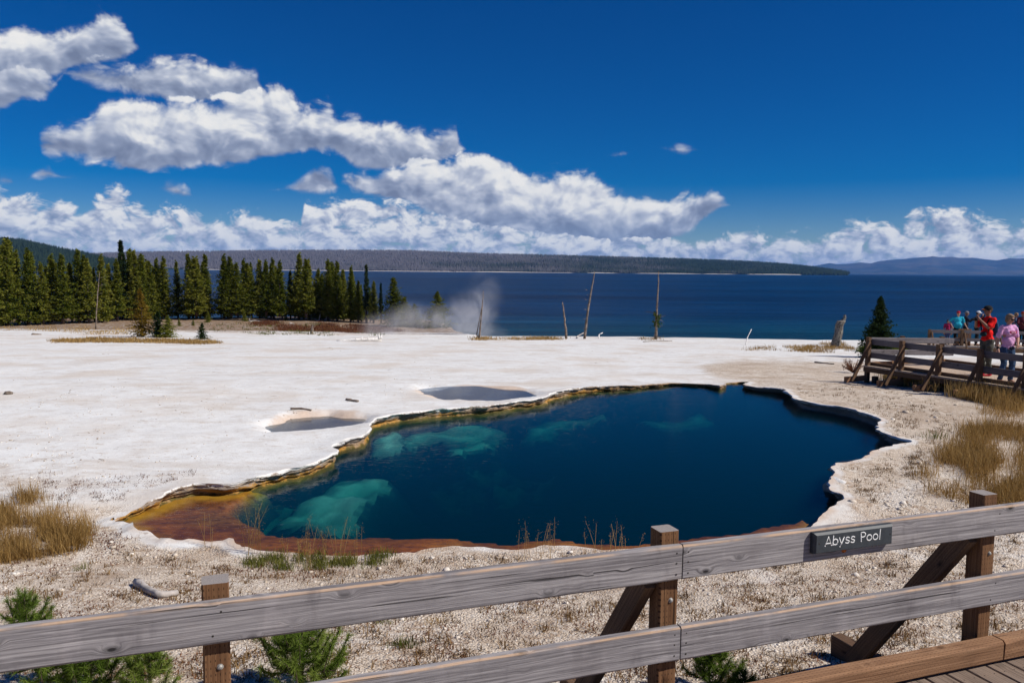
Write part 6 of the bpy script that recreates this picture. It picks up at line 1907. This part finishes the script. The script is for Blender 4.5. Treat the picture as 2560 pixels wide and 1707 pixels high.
    if hair:
        hm = cloth('hair%02d%02d%02d' % tuple(int(q * 99) for q in hair[0]), hair[0], 0.4)
        hs = [('e', hp(0, -0.022, 0.028), np.array([0.088, 0.098, 0.104]) * k, Rh), ('e', hp(0, 0.03, 0.075), np.array([0.070, 0.055, 0.042]) * k, Rh)]
        if hair[1] > 0:
            hs += [('e', hp(-0.072, -0.015, -0.02), np.array([0.025, 0.05, 0.055]) * k, Rh), ('e', hp(0.072, -0.015, -0.02), np.array([0.025, 0.05, 0.055]) * k, Rh), ('e', hp(0, -0.06, -0.04), np.array([0.075, 0.045, 0.075]) * k, Rh)]
        blob('hair', hs, 0.012 * k, hm, root, M, 1)
    if hat:
        cm = cloth('cap%02d%02d%02d' % tuple(int(q * 99) for q in hat[0]), hat[0])
        cap = blob('cap', [('e', hp(0, -0.006, 0.052), np.array([0.090, 0.108, 0.082]) * k, Rh)], 0.011 * k, cm, root, M, 1)
        bm = cloth('brim%02d%02d%02d' % tuple(int(q * 99) for q in hat[1]), hat[1])
        back = len(hat) > 2
        sg = -1 if back else 1
        v = []
        for j, (yy, wd, zz) in enumerate(((0.075, 0.075, 0.045), (0.125, 0.070, 0.040), (0.165, 0.048, 0.030))):
            for t_ in np.linspace(-1, 1, 7):
                for dz in (0.006, -0.004):
                    v.append(hp(t_ * wd, sg * (yy - abs(t_) ** 2 * 0.03), zz - abs(t_) ** 2 * 0.014 + dz))
        Fb = []
        for j in range(2):
            for t_ in range(6):
                a = j * 14 + t_ * 2
                Fb += [(a, a + 2, a + 16, a + 14), (a + 1, a + 15, a + 17, a + 3)]
        for t_ in range(6):
            Fb += [(28 + t_ * 2, 28 + t_ * 2 + 2, 28 + t_ * 2 + 3, 28 + t_ * 2 + 1), (t_ * 2, t_ * 2 + 1, t_ * 2 + 3, t_ * 2 + 2)]
        br = subpart(obj('brim', np.array(v) @ M[:3, :3].T + M[:3, 3], Fb, bm, root, True), cap)
    if extras: extras(root, M, g, k, u, hp)
    del root['_s']
    return root
def put(pts, M): return np.asarray(pts) @ M[:3, :3].T + M[:3, 3]

# pink T-shirt walker: faces left of the viewer, looks down
f0 = onz(2513, 957, FZ)
def ex_pink(root, M, g, k, u, hp):
    v, f = rcone(hp(-0.055, 0.088, 0.012), 0.022 * k, hp(-0.018, 0.098, 0.010), 0.022 * k); obj('sunglasses', put(v, M), f, cloth('dark_lens', (0.012, 0.012, 0.014)), root, True)
    v, f = rcone(hp(0.018, 0.098, 0.010), 0.022 * k, hp(0.055, 0.088, 0.012), 0.022 * k); obj('sunglasses', put(v, M), f, cloth('dark_lens', (0.012, 0.012, 0.014)), root, True)
    # wedge-shaped print across the chest
    y0 = 0.096 * 1.0
    Z = 0.742
    def cp(x, z):
        zz = z
        return u((x, 0.0, zz)) + np.array([0, 0.128 * k - (x * 1.72) ** 2 * 1.0 + 0.038 * k, 0])
    xs = np.linspace(-0.062, 0.062, 9)
    V = [cp(x, Z + 0.020 + 0.001) for x in xs] + [cp(x * 0.86 - 0.006, Z - 0.016) for x in xs]
    Fq = [(i, i + 1, i + 10, i + 9) for i in range(8)]
    o = subpart(obj('shirt_print', put(V, M), Fq, cloth('crimson_print', (0.42, 0.02, 0.07)), root), bpy.data.objects[root['_s']])
    so = o.modifiers.new('thick', 'SOLIDIFY'); so.thickness = 0.004
    V2 = [cp(x * 0.62, Z + 0.009) + np.array([0, 0.005, 0]) for x in xs] + [cp(x * 0.58 - 0.004, Z - 0.006) + np.array([0, 0.005, 0]) for x in xs]
    o = obj('print_lettering', put(V2, M), [(i, i + 1, i + 10, i + 9) for i in (0, 1, 3, 4, 6, 7)], cloth('pale_pink_print', (0.78, 0.55, 0.66)), root)
    subpart(o, bpy.data.objects[root['_s']])
    so = o.modifiers.new('thick', 'SOLIDIFY'); so.thickness = 0.003
    v, f = rcone(g['wrR'] * 0.92 + g['elR'] * 0.08, 0.034 * k, g['wrR'] * 0.84 + g['elR'] * 0.16, 0.034 * k); obj('watch', put(v, M), f, cloth('black_strap', (0.015, 0.015, 0.015)), root, True)
    blob('waist_pack', [('e', u((-0.01, 0.075, 0.515)), np.array([0.085, 0.045, 0.05]) * k)], 0.012, cloth('navy_pack', (0.03, 0.035, 0.06)), root, M)
person('visitor in a pink printed T-shirt and jeans walking with head down', f0, math.radians(192), 1.66, cloth('pink_shirt', (0.62, 0.33, 0.55), 0.08), cloth('blue_jeans', (0.045, 0.085, 0.16), 0.35),
       dict(kneeL=(-0.055, 0.05, 0.29), ankL=(-0.062, 0.02, 0.045), kneeR=(0.058, 0.015, 0.285), ankR=(0.066, -0.03, 0.045), elR=(0.155, -0.03, 0.64), wrR=(0.175, 0.02, 0.50), elL=(-0.14, 0.03, 0.65), wrL=(-0.06, 0.12, 0.58)),
       sleeve=0.62, belly=1.1, shoe=(0.10, 0.09, 0.09), hair=((0.22, 0.15, 0.10), 1), female=True, head_pitch=-0.22, head_yaw=0.25, extras=ex_pink)
# red T-shirt photographer in profile, facing left
f1 = onz(2463, 939, FZ)
def ex_red(root, M, g, k, u, hp):
    pack = blob('backpack', [('e', u((0, -0.10, 0.70)), np.array([0.13, 0.075, 0.20]) * k), ('e', u((0, -0.115, 0.63)), np.array([0.11, 0.07, 0.11]) * k)], 0.014, cloth('blue_pack', (0.015, 0.06, 0.13)), root, M)
    for sx in (-1, 1):
        v, f = tube([u((sx * 0.06, -0.055, 0.83)), u((sx * 0.065, 0.03, 0.835)), u((sx * 0.06, 0.075, 0.76)), u((sx * 0.075, 0.04, 0.64))], 0.016 * k, 6); subpart(obj('strap', put(v, M), f, cloth('black_strap', (0.015, 0.015, 0.015)), root, True), pack)
    blob('camera_bag', [('e', u((-0.02, 0.085, 0.60)), np.array([0.10, 0.055, 0.065]) * k)], 0.012, cloth('teal_black_bag', (0.012, 0.03, 0.035)), root, M)
    h = (g['wrL'] + g['wrR']) / 2
    blob('camera', [('e', h + np.array([0, 0.09, 0.02]), np.array([0.07, 0.035, 0.05]))], 0.01, cloth('camera_black', (0.01, 0.01, 0.012)), root, M)
    v, f = rcone(h + np.array([0, 0.10, 0.02]), 0.035, h + np.array([0, 0.17, 0.02]), 0.03); obj('lens', put(v, M), f, cloth('camera_black', (0.01, 0.01, 0.012)), root, True)
    v, f = ell(hp(0, 0.13, 0.046), np.array([0.055, 0.03, 0.006]) * k); obj('cap_patch', put(v, M), f, cloth('flame_patch', (0.75, 0.22, 0.02)), root, True)
person('tall visitor in a bright red T-shirt and black cap with backpack', f1, math.radians(100), 1.80, cloth('red_shirt', (0.75, 0.012, 0.010), 0.08), cloth('grey_olive_trousers', (0.075, 0.075, 0.062), 0.2),
       dict(elL=(-0.12, 0.10, 0.70), wrL=(-0.04, 0.16, 0.80), elR=(0.125, 0.09, 0.70), wrR=(0.05, 0.16, 0.80)), skin=SKIN2, sleeve=0.65, shoe=(0.55, 0.03, 0.05), hair=((0.04, 0.03, 0.02), 0), hat=((0.012, 0.012, 0.014), (0.02, 0.015, 0.015)), head_pitch=-0.1, extras=ex_red)
# group on the farther boardwalk
def on_back(px, dy): 
    q = aty(px, 866, BY + dy); return np.array([q[0], q[1], BZ])
def ex_none(*a): pass
person('heavy visitor in a turquoise T-shirt and red cap leaning on the rail', on_back(2391, 0.35), math.radians(172), 1.80, cloth('turquoise_shirt', (0.02, 0.33, 0.46), 0.08), cloth('black_trousers', (0.012, 0.012, 0.015)),
       dict(elL=(-0.185, -0.03, 0.66), wrL=(-0.205, 0.13, 0.53), elR=(0.20, -0.06, 0.70), wrR=(0.18, 0.10, 0.56), shL=(-0.125, 0, 0.80), shR=(0.125, 0, 0.80)), sleeve=0.75, belly=1.55, hat=((0.32, 0.015, 0.035), (0.30, 0.012, 0.03)), head_yaw=-0.3)
def ex_phone(root, M, g, k, u, hp):
    h = g['wrR'] + np.array([0, 0.08, 0.07]); v, f = ell(h, np.array([0.04, 0.008, 0.075])); obj('phone', put(v, M), f, cloth('camera_black', (0.01, 0.01, 0.012)), root, True)
person('visitor in dark clothes and grey cap raising a phone beside the turquoise shirt', on_back(2411, 1.5), math.radians(250), 1.74, cloth('dark_jacket', (0.02, 0.022, 0.035)), cloth('black_trousers', (0.012, 0.012, 0.015)),
       dict(elR=(0.15, 0.09, 0.70), wrR=(0.13, 0.20, 0.80), elL=(-0.13, 0.09, 0.69), wrL=(-0.02, 0.20, 0.78)), skin=SKIN2, sleeve=2, hat=((0.20, 0.20, 0.21), (0.55, 0.52, 0.46), 'back'), extras=ex_phone)
person('child in a magenta top half hidden behind the turquoise shirt', on_back(2367, 1.3), math.radians(160), 1.30, cloth('magenta_top', (0.38, 0.02, 0.09)), cloth('denim_shorts', (0.10, 0.12, 0.24)), dict(), sleeve=0.6, hair=((0.06, 0.035, 0.02), 1))
def ex_cam(root, M, g, k, u, hp):
    h = (g['wrL'] + g['wrR']) / 2; blob('camera', [('e', h + np.array([0, 0.08, 0.03]), np.array([0.07, 0.04, 0.05]))], 0.012, cloth('camera_black', (0.01, 0.01, 0.012)), root, M)
person('visitor in a navy jacket and white-fronted cap looking through a camera', on_back(2440, 0.6), math.radians(232), 1.80, cloth('navy_jacket', (0.008, 0.018, 0.04)), cloth('black_trousers', (0.012, 0.012, 0.015)),
       dict(elR=(0.17, 0.06, 0.73), wrR=(0.05, 0.12, 0.865), elL=(-0.15, 0.09, 0.72), wrL=(-0.04, 0.13, 0.855)), sleeve=2, belly=1.25, hair=((0.03, 0.025, 0.02), 0), hat=((0.75, 0.75, 0.75), (0.75, 0.75, 0.76)), extras=ex_cam)
person('visitor in a blue denim jacket behind the pink T-shirt, at the right', on_back(2535, 0.8), math.radians(205), 1.72, cloth('denim_jacket', (0.05, 0.08, 0.16), 0.3), cloth('navy_trousers', (0.02, 0.025, 0.05)), dict(elL=(-0.12, 0.08, 0.64), wrL=(-0.03, 0.13, 0.66)), sleeve=2, hair=((0.26, 0.17, 0.09), 1), female=True)
person('visitor in a maroon jacket and red cap at the right edge', on_back(2552, 0.3), math.radians(165), 1.80, cloth('maroon_jacket', (0.10, 0.02, 0.03)), cloth('black_trousers', (0.012, 0.012, 0.015)), dict(elR=(0.13, 0.07, 0.65), wrR=(0.04, 0.14, 0.66), elL=(-0.13, 0.07, 0.65), wrL=(-0.04, 0.14, 0.66)), skin=SKIN2, sleeve=2, hat=((0.32, 0.05, 0.03), (0.30, 0.05, 0.03)), extras=ex_cam)

# ------------------------------------------------------------------ steam
def steam(name, label, boxc, half, blobs, dens, seed):
    m = bpy.data.materials.new(name + '_vapour')
    m.use_nodes = True
    t = m.node_tree; t.nodes.clear()
    N = NT(t)
    P = N.n('ShaderNodeNewGeometry').outputs['Position']
    tot = None
    for (c, r, w) in blobs:
        q = N.v('DIVIDE', N.v('SUBTRACT', P, tuple(c)), tuple(r))
        d = N.n('ShaderNodeVectorMath', {'operation': 'LENGTH'}, i0=q).outputs['Value']
        k = N.m('MULTIPLY', N.ss(d, 1.0, 0.1), w)
        tot = k if tot is None else N.m('ADD', tot, k)
    n = N.noise(N.v('ADD', N.v('MULTIPLY', P, (1.0, 1.0, 0.8)), (seed, 0, 0)), 0.55, 5.0, 0.62, 1.2)
    dd = N.m('MULTIPLY', N.m('MULTIPLY', tot, N.ss(n, 0.36, 0.68)), dens)
    vol = N.n('ShaderNodeVolumePrincipled', {}, Color=(0.93, 0.93, 0.95, 1), Density=dd, Anisotropy=0.2)
    N.n('ShaderNodeOutputMaterial', {}, Volume=vol)
    c = np.array(boxc, float); h = np.array(half, float)
    V = [c + h * np.array(s) for s in ((-1, -1, -1), (1, -1, -1), (1, 1, -1), (-1, 1, -1), (-1, -1, 1), (1, -1, 1), (1, 1, 1), (-1, 1, 1))]
    o = obj(name, V, [(3, 2, 1, 0), (4, 5, 6, 7), (0, 1, 5, 4), (1, 2, 6, 5), (2, 3, 7, 6), (3, 0, 4, 7)], m)
    tag(o, label, 'steam', kind='stuff')
YS = 62.0
sp = lambda px, py, Y=YS: aty(px, py, Y)
bl = [(sp(960, 820), (2.8, 2.5, 1.5), 0.7), (sp(1040, 795), (2.8, 2.5, 1.6), 1.0), (sp(1110, 800), (2.6, 2.5, 1.6), 0.9), (sp(1175, 790), (2.6, 2.5, 2.4), 1.0), (sp(1210, 740), (1.8, 2.2, 2.6), 0.45), (sp(1010, 838), (4.5, 2.5, 0.7), 0.9), (sp(1190, 832), (3.2, 2.2, 0.9), 0.6)]
cs = np.mean([b[0] for b in bl], 0)
cc = sp(1085, 770)
steam('steam', 'white steam drifting from a hot spring by the lake', (cc[0], YS, cc[2]), (7.2, 3.0, 3.4), bl, 0.42, 3.1)
scene.cycles.volume_step_rate = 1.0
scene.cycles.volume_max_steps = 128

# ------------------------------------------------------------------ air between here and the mountains
def haze():
    m = bpy.data.materials.new('blue_air')
    m.use_nodes = True
    t = m.node_tree; t.nodes.clear()
    N = NT(t)
    vol = N.n('ShaderNodeVolumePrincipled', {}, Color=(0.18, 0.44, 1.0, 1), Density=HAZE_D, Anisotropy=0.0)
    N.n('ShaderNodeOutputMaterial', {}, Volume=vol)
    x, y0, y1, z0, z1 = 31000, -3200, 31500, -10.0, 345.0
    V = [(-x, y0, z0), (x, y0, z0), (x, y1, z0), (-x, y1, z0), (-x, y0, z1), (x, y0, z1), (x, y1, z1), (-x, y1, z1)]
    o = obj('haze', V, [(3, 2, 1, 0), (4, 5, 6, 7), (0, 1, 5, 4), (1, 2, 6, 5), (2, 3, 7, 6), (3, 0, 4, 7)], m)
    tag(o, 'thin blue air over the lake', 'haze', kind='stuff')
HAZE_D = 3.6e-5
haze()
